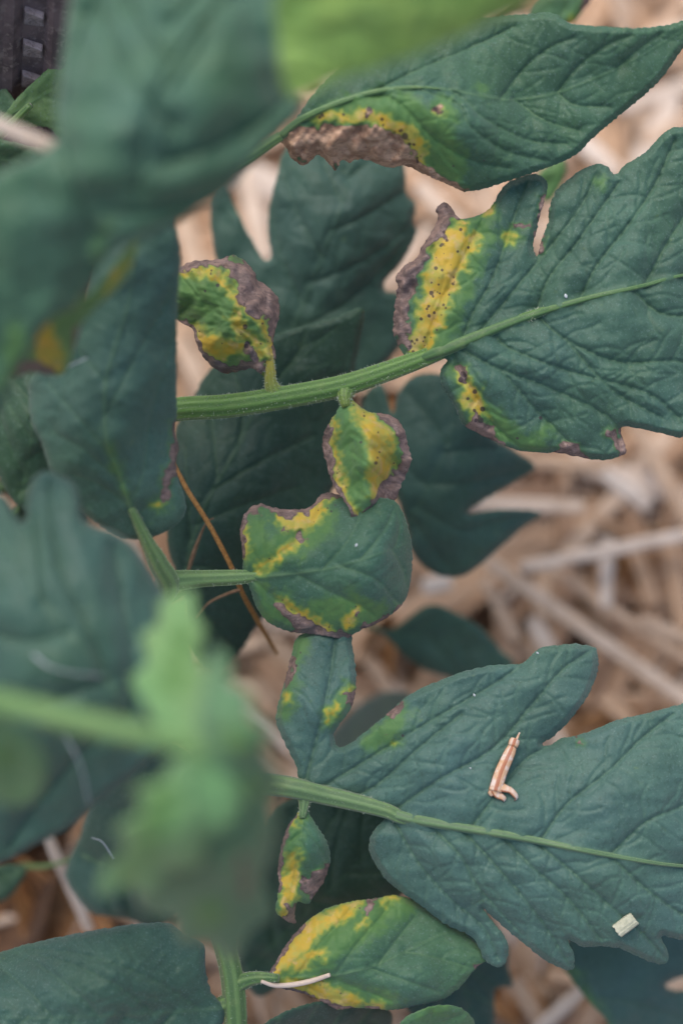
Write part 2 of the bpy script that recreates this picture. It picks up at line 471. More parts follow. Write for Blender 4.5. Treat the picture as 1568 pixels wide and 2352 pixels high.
# ================================================================ THE TOMATO PLANT
base = P(-420, 1300, 0); base.z = 0
plant = bpy.data.objects.new('tomato_plant', None); C.objects.link(plant); plant.location = base
tag(plant, 'leafy tomato plant with yellowing, brown-edged leaflets spreading over straw mulch', 'tomato plant')

SURF = {}
def auto_veins(mid, poly, spacing, ang, curl, seed, step=6.0):
    """side veins leave the midrib at an angle and bend towards the tip"""
    r = random.Random(seed); out = []
    m = catmull(mid, 5.0); d = 0.0; nxt = spacing * .5; side = 1
    for i in range(1, len(m) - 1):
        d += np.linalg.norm(m[i] - m[i - 1])
        if d < nxt: continue
        nxt += spacing * r.uniform(.42, .62)
        t = m[min(i + 1, len(m) - 1)] - m[i - 1]; a = math.atan2(t[1], t[0]) + side * ang * r.uniform(.85, 1.15)
        p = np.array(m[i]); line = [p.copy()]
        for k in range(200):
            a -= side * curl * r.uniform(.3, 1.5)
            p = p + step * np.array([math.cos(a), math.sin(a)])
            if not poly(p[0], p[1]): break
            line.append(p.copy())
        side = -side
        if len(line) > 2: out.append(np.array(line))
    return out
def sub_veins(lines, poly, spacing, seed, maxlen=70, step=5.0):
    r = random.Random(seed); out = []
    taken = np.vstack([catmull(l, 4.0) for l in lines])
    for l in lines:
        l = catmull(l, 5.0); d = 0; nxt = spacing * r.uniform(.4, 1); side = r.choice((-1, 1))
        for i in range(1, len(l) - 1):
            d += np.linalg.norm(l[i] - l[i - 1])
            if d < nxt: continue
            nxt += spacing * r.uniform(.5, 1.1); side = -side
            t = l[i + 1] - l[i - 1]; a = math.atan2(t[1], t[0]) + side * r.uniform(.7, 1.15)
            p = np.array(l[i]); line = [p.copy()]
            for k in range(int(maxlen / step)):
                a += r.uniform(-.22, .22) - side * .02
                p = p + step * np.array([math.cos(a), math.sin(a)])
                if not poly(p[0], p[1]): break
                line.append(p.copy())
                if k > 4 and np.abs(taken - p).sum(1).min() < 7: break
            if len(line) > 3: out.append(np.array(line))
    return out
WA, WB, WC, WD = Waves(901, 48), Waves(902, 48), Waves(903, 17), Waves(904, 17)
def chain(X, Y, chains, soft, warp=1.0):
    """0..1 field, .5 on the rim of a chain of discs given as (x, y, r) lists"""
    f = np.full(len(X), -99.0)
    X, Y = X + warp * (6 * WA(X, Y) + 3.2 * WC(X, Y)), Y + warp * (6 * WB(X, Y) + 3.2 * WD(X, Y))
    for ch in chains:
        if len(ch) == 1: ch = [ch[0], ch[0]]
        for (ax, ay, ar), (bx, by, br) in zip(ch[:-1], ch[1:]):
            dx, dy = bx - ax, by - ay; L = dx * dx + dy * dy + 1e-9
            t = np.clip(((X - ax) * dx + (Y - ay) * dy) / L, 0, 1)
            f = np.maximum(f, ar + (br - ar) * t - np.hypot(X - ax - t * dx, Y - ay - t * dy))
    return np.clip(.5 + f / (2 * soft), 0, 1)

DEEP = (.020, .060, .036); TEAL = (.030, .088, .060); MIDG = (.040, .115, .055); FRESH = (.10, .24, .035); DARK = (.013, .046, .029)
def blade(parent, outline, mid, dep, color=TEAL, veins=None, nec=(), yel=(), lite=(), spots=(), step=4.0, seed=1,
          relief=6.0, scale=16.0, fold=0.0, wave=4.0, wl=110.0, midw=(7, 2), spacing=75, ang=.85, curl=.012, rough=.9,
          sub=True, edge=2.6, curled=0.0, label=None, thick=.00028, keep=None, tan=0.0, vs=1.0):
    base_pt = outline[0] if mid is None else mid[0]
    ol = catmull(outline, step, True)
    wv = Waves(seed + 50, 14, 7); wv2 = Waves(seed + 51, 5, 7)
    nrm = np.stack([np.roll(ol[:, 1], -1) - np.roll(ol[:, 1], 1), -(np.roll(ol[:, 0], -1) - np.roll(ol[:, 0], 1))], 1)
    nrm /= np.linalg.norm(nrm, axis=1)[:, None] + 1e-9
    ol = ol + nrm * (rough * wv(ol[:, 0], ol[:, 1]) + rough * .5 * wv2(ol[:, 0], ol[:, 1]))[:, None]
    x0, y0 = ol.min(0); x1, y1 = ol.max(0)
    r = np.random.RandomState(seed)
    gx, gy = np.meshgrid(np.arange(x0, x1, step), np.arange(y0, y1, step * .866))
    gx[1::2] += step / 2
    gx = gx.ravel() + r.uniform(-.2, .2, gx.size) * step; gy = gy.ravel() + r.uniform(-.2, .2, gy.size) * step
    mk = Mask(ol); k = mk.many(gx, gy); gx, gy = gx[k], gy[k]
    de, _ = dist_segs(gx, gy, segs(ol, True)); k = de > step * .6; gx, gy = gx[k], gy[k]
    n = len(ol)
    pts = [Vector(p) for p in ol] + [Vector((a, b)) for a, b in zip(gx, gy)]
    res = delaunay_2d_cdt(pts, [(i, (i + 1) % n) for i in range(n)], [], 1, 1e-5)
    XY = np.array([tuple(v) for v in res[0]]); F = [tuple(f)[::-1] for f in res[2]]
    # y runs down in the photograph: make every face look at the camera
    a, b, c = (XY[F[0][i]] for i in range(3))
    if (b[0] - a[0]) * (c[1] - a[1]) - (b[1] - a[1]) * (c[0] - a[0]) > 0: F = [f[::-1] for f in F]
    X, Y = XY[:, 0], XY[:, 1]
    de, _ = dist_segs(X, Y, segs(ol, True))
    m = catmull(mid, 6.0); ms = segs(m)
    tv = np.linspace(0, 1, len(m)); dm, tm = dist_segs(X, Y, ms, [(tv[i], tv[i + 1]) for i in range(len(m) - 1)])
    if veins is None: lv = auto_veins(mid, mk, spacing, ang, curl, seed)
    else: lv = [catmull(v, 6.0) for v in veins]
    if sub: 
        sv = sub_veins(lv, mk, 32, seed + 3, 90)
        sv += sub_veins(sv, mk, 26, seed + 4, 40) if sub == 2 and sv else []
    else: sv = []
    dl = dist_segs(X, Y, np.vstack([segs(l) for l in lv]))[0] if lv else np.full(len(X), 1e3)
    ds = dist_segs(X, Y, np.vstack([segs(l) for l in sv]))[0] if sv else np.full(len(X), 1e3)
    H = np.zeros(len(X))                                   # height towards the camera, photograph units
    mw = midw[0] + (midw[1] - midw[0]) * tm
    H += np.clip(relief * (1 - np.exp(-(dl / scale) ** 1.5)), 0, None)
    H -= relief * .30 * np.exp(-(ds / 4.6) ** 2)
    H -= relief * .56 * np.exp(-(dl / 5.0) ** 2)
    H += relief * .9 * (1 - np.exp(-(dm / (scale * 1.4)) ** 1.5)) + mw * .75 * np.exp(-(dm / mw) ** 2)
    H *= np.clip(de / 14, .15, 1)
    H += fold * dm / 10.0
    H += wave * Waves(seed, wl)(X, Y) + wave * .25 * Waves(seed + 9, wl * .35)(X, Y)
    H -= edge * np.exp(-(de / 6.0) ** 2)
    NE = chain(X, Y, nec, 10.0); YE = chain(X, Y, yel, 15.0)
    if len(nec): NE = np.maximum(NE, chain(X, Y, [[(a, b, q + 9) for a, b, q in ch] for ch in nec], 6.0) * np.exp(-(de / 8.0) ** 2))
    if curled: H += curled * NE * (Waves(seed + 20, 70)(X, Y) + .35 * Waves(seed + 21, 26)(X, Y))
    off = tps(dep)(X, Y) - H * UNIT * 1000
    LI = np.maximum(chain(X, Y, lite, 26.0), np.maximum(chain(X, Y, [[(a, b, q + 12) for a, b, q in ch] for ch in yel], 22.0), .8 * chain(X, Y, [[(a, b, q + 6) for a, b, q in ch] for ch in nec], 14.0)))
    SP = chain(X, Y, [[s] for s in spots], 3.0, .12) if len(spots) else np.zeros(len(X))
    ve = vs * np.maximum((1 - .55 * tm) * np.exp(-(dm / mw) ** 2), np.maximum((.34 + .40 * np.exp(-dm / 110)) * np.exp(-(dl / 3.0) ** 2), .14 * np.exp(-(ds / 2.5) ** 2)))
    ve = np.maximum(ve, .42 * np.exp(-(de / 3.2) ** 2))          # paler margin
    V = PN(X, Y, off)
    bi = np.argmin(np.hypot(X - base_pt[0], Y - base_pt[1]))
    o = link('leaflet', V, F, LEAF, parent, Vector(V[bi]), attrs={'vein': ve, 'nec': NE, 'yel': YE, 'lite': LI, 'spot': SP, 'tan': np.full(len(X), tan)})
    o.color = (*color, 1)
    md = o.modifiers.new('thickness', 'SOLIDIFY'); md.thickness = thick; md.offset = -1
    if label: o['label'] = label
    if keep: SURF[keep] = (X, Y, off)
    return o
def on(key, x, y):
    X, Y, off = SURF[key]
    return float(off[np.argmin(np.hypot(X - x, Y - y))])
def midrib(parent, key, pts, color):
    """raised main vein: a tube half sunk into the blade"""
    c = catmull([(a, b, q) for a, b, q in pts], 8.0)
    z = np.array([min(on(key, a + dx, b + dy) for dx in (-8, 0, 8) for dy in (-8, 0, 8)) for a, b, _ in c]); k = np.ones(9) / 9
    z = np.convolve(np.pad(z, 4, mode='edge'), k, 'valid')
    v, f, g = tube([P(a, b, o_ + .62 * q * UNIT * 1000) for (a, b, q), o_ in zip(c, z)], [q * UNIT for _, _, q in c], 20, 5, .05)
    o = link('midrib', v, f, STALK, parent, attrs={'rib': g, 'yel': [0] * len(v)}); o.color = (*color, 1); return o
def scatter_spots(seed, chains, n, r0=2.0, r1=4.5):
    r = random.Random(seed); out = []
    flat = [d for ch in chains for d in ch]
    for _ in range(n):
        x, y, q = r.choice(flat); a = r.uniform(0, 6.28); k = q * math.sqrt(r.random())
        out.append((x + k * math.cos(a), y + k * math.sin(a), r.uniform(r0, r1)))
    return out

def stalk(pts, color=(.10, .22, .045), name='leaf_stalk', parent=None, hairs=0, label=None, ribs=7, branches=(), yel=None, hairlen=5.0):
    """pts: (x, y, offset mm, radius in photograph units); branches are short petioles welded in the same way"""
    V = []; F = []; A = []; Yv = []; hv = []
    for bi, line in enumerate([pts] + list(branches)):
        c = catmull([(p[0], p[1], p[2], p[3]) for p in line], 9.0)
        w3 = [P(a[0], a[1], a[2]) for a in c]; rr = [a[3] * UNIT * (1 + a[2] / 600) for a in c]
        v, f, g = tube(w3, rr, 40, ribs, .045)
        o = len(V); V += v; F += [tuple(k + o for k in q) for q in f]; A += g
        ybase = (yel[bi] if yel else None)
        for i in range(len(c)):
            t = i / max(1, len(c) - 1); Yv += [(ybase * t if ybase else 0.0)] * 40
        hv.append((w3, rr))
    p0 = Vector(V[0])
    o = link(name, V, F, STALK, parent or plant, Vector(P(*pts[0][:3])), attrs={'rib': A, 'yel': Yv})
    o.color = (*color, 1)
    if label: o['label'] = label
    if hairs:
        r = random.Random(len(V)); HV = []; HF = []
        for w3, rr in hv:
            for i in range(len(w3) - 1):
                seg = w3[i + 1] - w3[i]; t = seg.normalized()
                for _ in range(int(hairs * seg.length / (9 * UNIT))):
                    q = w3[i] + seg * r.random()
                    n = Vector((r.gauss(0, 1), r.gauss(0, 1), r.gauss(0, 1))); n = (n - t * n.dot(t)).normalized()
                    b = q + n * rr[i] * .96; tip = b + (n + t * r.uniform(-.4, .4)).normalized() * hairlen * UNIT * r.uniform(.4, 1.2)
                    s = (t.cross(n) if r.random() < .5 else t) * .7 * UNIT
                    k = len(HV); HV += [tuple(b - s), tuple(b + s), tuple(tip)]; HF.append((k, k + 1, k + 2))
        h = link('stalk_hairs', HV, HF, HAIR, o, smooth=False); h['kind'] = 'stuff'
    return o

# main stem, just outside the picture on the left, from the soil upwards
mpts = []; mr = []
for i in range(14):
    t = i / 13; mpts.append(base + Vector((.006 * math.sin(4 * t), .008 * math.sin(3 * t + 1), -.01 + .36 * t))); mr.append(.0065 - .0025 * t)
v, f, g = tube(mpts, mr, 20, 5, .05)
st = link('main_stem', v, f, STALK, plant, base, attrs={'rib': g, 'yel': [0] * len(v)}); st.color = (.09, .19, .04, 1)
def stem_at(h):
    q = min(mpts, key=lambda p: abs(p.z - h)); d = ROT.transposed() @ (q - CAM)
    dd = -d.z; return (d.x / (K * dd) * 1568 + 784, 1176 - d.y / (K * dd) * 1568, (dd - FOCUS) * 1000)
def root(h, r): return (*stem_at(h), r)

# ---- leaf with the big scorched leaflet (top right)
A = stalk([root(.17, 22), (-150, 620, 0, 20), (250, 520, -4, 18), (520, 390, -8, 15), (645, 312, -10, 11)])
L1 = [(641, 317), (672, 284), (720, 215), (790, 150), (900, 90), (1040, 52), (1150, 36), (1227, 30), (1250, 27), (1278, 32), (1303, 49), (1335, 56), (1398, 60), (1461, 63), (1525, 57), (1568, 46), (1650, 22),
      (1600, 88), (1568, 111), (1525, 171), (1481, 216), (1424, 263), (1360, 317), (1322, 355), (1259, 384), (1176, 412), (1119, 431), (1075, 439), (1059, 437), (1018, 418), (967, 396), (929, 380), (891, 384), (847, 368), (815, 366), (802, 374), (786, 366), (771, 390), (758, 378), (733, 355), (716, 366), (695, 379), (669, 361), (655, 335)]
L1n = [[(645, 316, 12), (690, 328, 38), (740, 332, 46), (790, 336, 48), (850, 332, 46), (900, 346, 36), (935, 368, 24), (985, 402, 11), (1060, 434, 6)], [(845, 260, 9)], [(1005, 250, 9)]]
L1y = [[(735, 268, 7), (790, 266, 9), (840, 264, 8), (880, 276, 13), (920, 296, 17), (955, 325, 19), (966, 366, 10)], [(1006, 256, 8)]]
blade(A, L1, [(645, 312), (690, 275), (765, 240), (860, 210), (950, 200), (1030, 204), (1100, 218), (1180, 228), (1280, 212), (1420, 155), (1568, 70), (1640, 26)],
      [(641, 317, -8), (800, 215, -14), (800, 100, -6), (1000, 60, -4), (950, 203, -16), (1180, 225, -5), (1180, 60, -6), (1400, 60, -12), (1400, 160, -8), (1600, 40, -6), (1300, 350, -4), (1080, 300, -15), (1060, 435, -2), (800, 300, -12), (800, 370, -4), (690, 370, -3), (950, 385, -4)],
      color=(.026, .088, .045), veins=[[(860, 210), (960, 160), (1100, 100), (1180, 60)], [(1150, 226), (1200, 160), (1260, 110), (1320, 85)], [(1280, 212), (1330, 150), (1400, 100), (1450, 80)],
             [(1420, 155), (1470, 110), (1520, 75)], [(950, 200), (1050, 240), (1080, 290), (1160, 345), (1260, 370)], [(1030, 204), (1075, 235), (1110, 270), (1210, 320), (1300, 330)], [(1280, 212), (1320, 240), (1400, 245)],
             [(860, 210), (920, 240), (1000, 320), (1090, 370), (1170, 385)], [(1180, 228), (1250, 275), (1330, 300)]],
      nec=L1n, yel=L1y, lite=[[(740, 255, 14), (850, 240, 30), (930, 265, 50), (985, 320, 62), (1020, 380, 52)], [(1020, 255, 34)], [(1105, 200, 10)]],
      spots=scatter_spots(3, L1y, 26) + [(1000, 248, 6), (1015, 256, 4), (930, 312, 8), (940, 330, 5), (848, 250, 7), (1040, 380, 3), (1110, 368, 3)],
      step=3.2, seed=11, relief=7, curled=9, midw=(7, 1.6), keep='L1', tan=1.0, label='large pointed leaflet with a shrivelled brown and yellow lower edge')

midrib(A, 'L1', [(645, 312, 9), (690, 275, 8), (765, 240, 7), (860, 210, 6), (950, 200, 4), (1010, 203, 1.5)], (.085, .19, .065))
# ---- leaf on the hairy middle stalk: terminal leaflet, curled leaflet above, curled leaflet below
B = stalk([root(.14, 30), (-100, 1010, 62, 30), (60, 990, 44, 30), (250, 962, 16, 29), (410, 939, 4, 27), (520, 932, 2, 27), (640, 914, 1, 26), (780, 887, 0, 25), (880, 855, 0, 23), (960, 826, 0, 21), (1040, 795, 0, 17), (1180, 738, -1, 12), (1330, 690, -2, 8), (1480, 655, -2, 5)],
          color=(.105, .235, .04), hairs=30, ribs=9, label='thick hairy green leaf stalk with fine ridges', hairlen=6.5,
          branches=[[(632, 905, 1, 24), (622, 880, 0, 15), (620, 850, -1, 11), (618, 812, -2, 7)], [(795, 893, 0, 24), (790, 912, -2, 16), (795, 935, -3, 9)]], yel=[0, 1.0, .2])
M3a = [(929, 816), (906, 777), (902, 746), (908, 687), (913, 656), (908, 637), (929, 610), (956, 592), (969, 565), (987, 538), (1005, 502), (1001, 480), (1019, 465), (1035, 473), (1046, 491), (1060, 502), (1100, 493), (1127, 475), (1145, 444), (1165, 419), (1204, 403), (1231, 399), (1251, 410), (1258, 430), (1251, 453), (1240, 493), (1231, 534), (1224, 561), (1233, 588), (1244, 547), (1258, 511), (1262, 475), (1276, 439), (1303, 412), (1339, 387), (1375, 375), (1393, 381), (1409, 400), (1420, 394), (1434, 378), (1479, 351), (1510, 318), (1535, 297), (1560, 291), (1620, 300), (1700, 380), (1780, 520), (1820, 600), (1800, 720), (1740, 850), (1660, 960), (1568, 1003), (1530, 998), (1470, 985), (1440, 980), (1427, 982), (1427, 998), (1438, 1034), (1429, 1045), (1389, 1057), (1344, 1052), (1285, 1041), (1231, 1039), (1190, 1034), (1154, 1021), (1114, 1003), (1069, 980), (1055, 962), (1042, 930), (1019, 894), (1010, 867), (1014, 843), (1028, 828), (1010, 822), (975, 826), (950, 826)]
M3y = [[(1015, 545, 22), (1045, 560, 38), (1025, 610, 40), (1012, 650, 36), (1000, 690, 32), (988, 735, 28), (968, 780, 24), (950, 800, 12)], [(1060, 510, 10)], [(1085, 555, 18)], [(1120, 482, 9)], [(1173, 543, 8)],
       [(1062, 865, 11), (1075, 890, 15), (1087, 920, 18), (1096, 950, 18)], [(1145, 1015, 6)], [(955, 740, -10)]]
M3n = [[(1018, 478, 20), (1022, 505, 18), (995, 540, 13), (962, 592, 16), (937, 630, 23), (926, 680, 22), (920, 730, 17), (926, 775, 12), (932, 800, 6)], [(1250, 462, 10), (1240, 500, 5)], [(1215, 520, 5), (1180, 520, 4)], [(1233, 575, 4), (1240, 540, 4)],
       [(1056, 846, 8), (1070, 872, 5)], [(1088, 972, 11), (1120, 988, 13), (1148, 1014, 10)], [(1290, 1026, 13), (1335, 1046, 9)], [(1405, 995, 10), (1427, 1025, 11)]]
blade(B, M3a, [(945, 830), (1040, 795), (1180, 738), (1330, 690), (1568, 632), (1700, 605), (1800, 600)],
      [(920, 700, 2), (1020, 475, 2), (1000, 640, -2), (950, 820, 0), (1180, 738, -1), (1200, 420, 4), (1240, 580, 1), (1360, 385, 2), (1550, 300, 0), (1400, 600, -4), (1700, 600, 8), (1568, 632, 0), (1230, 1035, 4), (1060, 960, 3), (1015, 870, 0), (1120, 900, -2), (1420, 1030, 2), (1560, 990, 0), (1350, 850, -3)],
      color=(.030, .092, .060), veins=[[(1060, 787), (1085, 720), (1130, 640), (1180, 500), (1210, 420)], [(1090, 775), (1160, 690), (1260, 570), (1330, 480), (1370, 400)], [(1330, 690), (1370, 610), (1440, 520), (1500, 430), (1550, 320)], [(1480, 655), (1530, 560), (1600, 450), (1650, 380)],
             [(970, 815), (1010, 700), (1070, 580), (1110, 500)], [(1230, 720), (1260, 640), (1330, 550), (1420, 420)], [(1060, 800), (1130, 840), (1260, 890), (1400, 960), (1425, 1030)], [(1230, 722), (1300, 780), (1420, 830), (1560, 830), (1640, 870)], [(1450, 663), (1520, 720), (1640, 730), (1740, 760)],
             [(1040, 815), (1075, 880), (1130, 970), (1190, 1025)], [(1150, 850), (1230, 940), (1320, 1030)], [(1300, 780), (1400, 890), (1520, 960)], [(1568, 632), (1650, 560), (1730, 500)], [(1130, 762), (1170, 800), (1300, 850), (1480, 900), (1560, 960)]],
      nec=M3n, yel=[c for c in M3y if c[0][2] > 0], lite=[[(1040, 520, 30), (1100, 520, 36), (1080, 600, 30), (1050, 680, 30), (1010, 780, 34)], [(1170, 545, 18)], [(1040, 850, 16), (1110, 940, 26), (1160, 1000, 26), (1230, 1020, 26)], [(1250, 995, 16)], [(1380, 420, 10)]],
      spots=scatter_spots(8, [M3y[0]], 46) + scatter_spots(9, [M3y[5]], 9, 4, 7) + [(990, 672, 6), (985, 725, 5), (1000, 615, 5), (1090, 900, 6), (1188, 1007, 4), (1240, 960, 5)],
      step=3.3, seed=21, relief=11, scale=24, curled=8, midw=(15, 4), sub=True, wave=5, keep='M3a', label='big terminal leaflet with a bright yellow and brown lobe')
midrib(B, 'M3a', [(935, 836, 5), (985, 816, 11), (1040, 795, 14), (1180, 738, 10), (1330, 690, 7), (1480, 655, 5), (1568, 632, 4), (1750, 603, 2)], (.060, .155, .050))
M3b = [(622, 891), (602, 863), (582, 847), (554, 851), (518, 857), (494, 847), (469, 823), (455, 799), (447, 774), (441, 754), (413, 738), (385, 715), (375, 680), (392, 635), (417, 611), (445, 599), (481, 597), (510, 593), (530, 585), (550, 591), (570, 607), (586, 625), (590, 640), (610, 654), (630, 672), (642, 694), (640, 730), (632, 758), (628, 791), (634, 815), (632, 831), (634, 867), (636, 885)]
b_n = [[(400, 622, 8), (430, 610, 10), (480, 604, 12), (520, 602, 18), (555, 625, 28), (585, 660, 34), (615, 695, 26), (630, 730, 12), (632, 770, 6), (636, 812, 6)], [(555, 680, 14), (590, 720, 12)], [(430, 745, 7), (448, 772, 7), (460, 805, 10), (490, 840, 13), (535, 850, 13), (575, 838, 16), (605, 845, 9)], [(565, 800, 9), (590, 820, 9)]]
b_y = [[(405, 632, 6), (440, 618, 7), (480, 626, 8), (510, 642, 9), (533, 668, 9), (560, 702, 8), (600, 738, 10), (618, 775, 10), (624, 820, 9), (624, 860, 12), (622, 885, 12)], [(452, 757, 8), (475, 785, 22), (510, 802, 24), (548, 795, 15)], [(600, 812, 12)], [(530, 608, 7), (524, 636, 6)], [(540, 722, 10), (555, 760, 12), (590, 790, 12)]]
blade(B, M3b, [(625, 885), (621, 823), (606, 766), (570, 730), (526, 718), (465, 700), (390, 692)],
      [(622, 885, 1), (618, 810, -2), (570, 730, -7), (526, 718, -6), (400, 690, -1), (480, 640, -4), (520, 640, -2), (560, 680, -3), (585, 640, 4), (640, 700, 5), (635, 800, 3), (540, 590, 3), (450, 600, 0), (480, 780, -4), (470, 830, 3), (540, 855, 3), (560, 780, -4), (450, 750, 2)],
      color=(.075, .145, .028), nec=b_n, yel=b_y, lite=[[(420, 660, 34), (500, 690, 44), (560, 750, 44), (600, 800, 34)], [(480, 740, 26)]], spots=scatter_spots(4, b_y, 22, 1.6, 3.4) + [(563, 751, 6), (565, 795, 6), (500, 655, 5), (470, 668, 4)],
      step=3.0, seed=31, relief=5, scale=12, curled=8, wave=5, wl=60, midw=(5, 2), spacing=50, sub=True, label='small curled yellow leaflet with a crumpled brown rim')
M3c = [(790, 895), (777, 936), (758, 967), (744, 993), (740, 1028), (749, 1063), (758, 1098), (771, 1125), (784, 1142), (801, 1169), (810, 1199), (821, 1210), (832, 1195), (854, 1186), (872, 1175), (898, 1160), (911, 1142), (920, 1116), (933, 1090), (944, 1055), (935, 1015), (929, 989), (911, 962), (881, 949), (850, 947), (828, 934), (810, 918), (803, 903)]
c_y = [[(762, 968, 7), (768, 1005, 6), (776, 1080, 7), (786, 1120, 9), (792, 1145, 8), (812, 1180, 7)], [(812, 925, 5), (835, 955, 16), (858, 985, 26), (872, 1020, 30), (876, 1060, 30), (868, 1095, 22), (860, 1135, 18)], [(905, 1070, 8)]]
c_n = [[(756, 985, 9), (748, 1020, 13), (755, 1060, 10), (768, 1100, 5), (798, 1165, 5), (818, 1204, 7)], [(885, 950, 10), (912, 972, 16), (928, 1010, 20), (940, 1045, 11), (930, 1085, 16), (910, 1115, 26), (890, 1140, 28), (862, 1168, 20), (840, 1190, 11)], [(905, 1095, 12)]]
blade(B, M3c, [(792, 900), (802, 950), (808, 1030), (822, 1110), (822, 1205)],
      [(790, 895, 0), (803, 950, -5), (810, 1030, -7), (820, 1120, -6), (822, 1208, -5), (745, 1020, 2), (770, 1090, -2), (845, 1000, -9), (862, 1070, -10), (850, 1140, -8), (885, 1060, -1), (880, 1110, 2), (930, 1000, -1), (944, 1055, 0), (905, 1150, 3), (860, 1180, 1), (850, 950, -2)],
      color=(.075, .20, .06), nec=c_n, yel=c_y, lite=[[(795, 930, 14), (805, 1000, 34), (815, 1080, 34), (820, 1150, 18)], [(925, 1055, 14)]], spots=scatter_spots(5, c_y, 12, 1.6, 3.2) + [(828, 1015, 4), (862, 1063, 5), (904, 1064, 3)],
      step=3.0, seed=41, relief=4, scale=12, curled=8, wave=3, wl=60, midw=(4, 2), spacing=45, label='small folded leaflet, green in the middle with yellow and dark brown margins')

# ---- leaf on the left: long dull leaflet and the heart-shaped yellow-patched one
Cc = stalk([root(.13, 24), (-100, 1560, 10, 24), (150, 1480, 2, 24), (300, 1420, -3, 25), (385, 1352, -6, 25), (362, 1290, -12, 22), (336, 1240, -16, 15), (300, 1165, -20, 9)],
           color=(.15, .27, .10), hairs=10, branches=[[(372, 1340, -7, 26), (400, 1334, -5, 24), (470, 1329, -3, 19), (545, 1326, -2, 17), (600, 1322, -2, 12), (680, 1315, -3, 8)]])
M2 = [(332, 1238), (351, 1233), (384, 1219), (414, 1197), (428, 1167), (421, 1131), (408, 1096), (404, 1060), (410, 1028), (402, 985), (407, 955), (405, 900), (406, 800), (408, 700), (412, 640), (416, 590), (405, 525), (390, 470), (350, 440), (300, 470), (240, 560), (190, 700), (130, 800), (73, 867), (66, 911), (73, 973), (95, 1017), (117, 1083), (160, 1150), (220, 1200), (280, 1235)]
blade(Cc, M2, [(332, 1238), (297, 1160), (270, 1080), (250, 1030), (241, 960), (245, 870), (270, 780), (295, 700), (310, 600), (330, 480)],
      [(332, 1238, -15), (250, 1030, -30), (245, 870, -35), (310, 600, -42), (75, 900, -26), (120, 1080, -25), (408, 700, -32), (405, 980, -16), (425, 1160, -14), (390, 480, -40), (280, 560, -40), (330, 900, -32), (160, 960, -32), (385, 1100, -18)],
      color=(.038, .104, .072), veins=[[(297, 1160), (330, 1080), (345, 960), (380, 840), (400, 760)], [(260, 1050), (180, 960), (110, 880)], [(280, 1110), (200, 1040), (120, 990)], [(241, 960), (300, 840), (370, 720), (395, 650)], [(244, 880), (180, 800), (170, 760)], [(300, 1165), (240, 1120), (170, 1090)], [(310, 1185), (360, 1150), (400, 1110)]],
      nec=[[(402, 965, 4), (404, 1000, 8), (405, 1035, 10), (394, 1070, 11), (384, 1105, 10), (378, 1140, 10)]], yel=[[(366, 1163, 9)]], lite=[[(252, 1020, 6), (290, 1140, 5)]], step=4.5, seed=51, relief=3.5, fold=.0, midw=(7, 3), edge=5, label='long dull green leaflet with a brown scar along one margin')
M4 = [(560, 1327), (558, 1301), (555, 1257), (551, 1217), (560, 1186), (577, 1164), (599, 1157), (621, 1164), (652, 1169), (692, 1169), (718, 1160), (731, 1142), (753, 1131), (775, 1136), (828, 1142), (872, 1142), (905, 1150), (924, 1173), (938, 1213), (946, 1257), (946, 1309), (938, 1358), (920, 1393), (894, 1415), (867, 1432), (832, 1446), (815, 1454), (793, 1468), (758, 1463), (718, 1457), (678, 1454), (648, 1446), (617, 1430), (595, 1406), (582, 1380), (573, 1349)]
d_n = [[(556, 1265, 4), (555, 1215, 7), (566, 1178, 8), (600, 1162, 8), (640, 1178, 9), (660, 1180, 8), (700, 1172, 7), (735, 1148, 8), (765, 1136, 9)], [(690, 1234, 10)], [(655, 1218, 4)], [(638, 1390, 5), (662, 1412, 15), (700, 1436, 20), (745, 1453, 15), (795, 1463, 10)], [(845, 1438, 11), (880, 1424, 7)], [(915, 1395, 5)], [(822, 1415, 6)]]
d_y = [[(563, 1200, 4), (564, 1240, 6), (558, 1280, 5)], [(640, 1190, 8), (672, 1203, 20), (705, 1196, 22), (735, 1168, 12), (750, 1146, 8)], [(680, 1245, 11), (655, 1262, 9), (625, 1285, 8), (590, 1310, 5)], [(645, 1376, 6), (675, 1398, 7), (705, 1416, 8), (750, 1438, 8)], [(800, 1432, 13), (818, 1400, 9)]]
blade(Cc, M4, [(560, 1327), (630, 1322), (740, 1309), (828, 1287), (907, 1259), (940, 1245)],
      [(560, 1327, -2), (740, 1309, -6), (880, 1265, -8), (600, 1160, 3), (555, 1220, 0), (620, 1230, -4), (730, 1150, 2), (690, 1220, -2), (800, 1200, -5), (905, 1165, -3), (945, 1280, 3), (925, 1380, 3), (800, 1400, -3), (700, 1450, 3), (620, 1400, 0), (880, 1350, -5)],
      color=(.028, .095, .052), veins=[[(575, 1322), (630, 1280), (690, 1235), (740, 1160)], [(740, 1309), (800, 1240), (830, 1180), (860, 1150)], [(828, 1287), (880, 1220), (905, 1170)], [(580, 1332), (640, 1380), (700, 1420), (740, 1455)], [(680, 1318), (760, 1360), (840, 1400), (870, 1425)], [(780, 1300), (860, 1330), (915, 1385)], [(600, 1318), (605, 1260), (600, 1180)], [(907, 1259), (918, 1210), (910, 1165)], [(900, 1262), (925, 1310), (935, 1350)]],
      nec=d_n, yel=d_y, lite=[[(590, 1200, 24), (590, 1270, 28), (660, 1250, 40), (740, 1200, 34)], [(600, 1360, 14), (620, 1415, 20), (720, 1410, 26), (800, 1400, 40), (860, 1410, 26)]], spots=scatter_spots(6, d_y, 24, 1.6, 3.4) + [(770, 1160, 3), (760, 1175, 3), (785, 1168, 2.5), (752, 1168, 3)],
      step=3.2, seed=61, relief=5, curled=7, wave=3, midw=(7, 2), keep='M4', label='broad heart-shaped leaflet with pale yellow patches and brown margins')

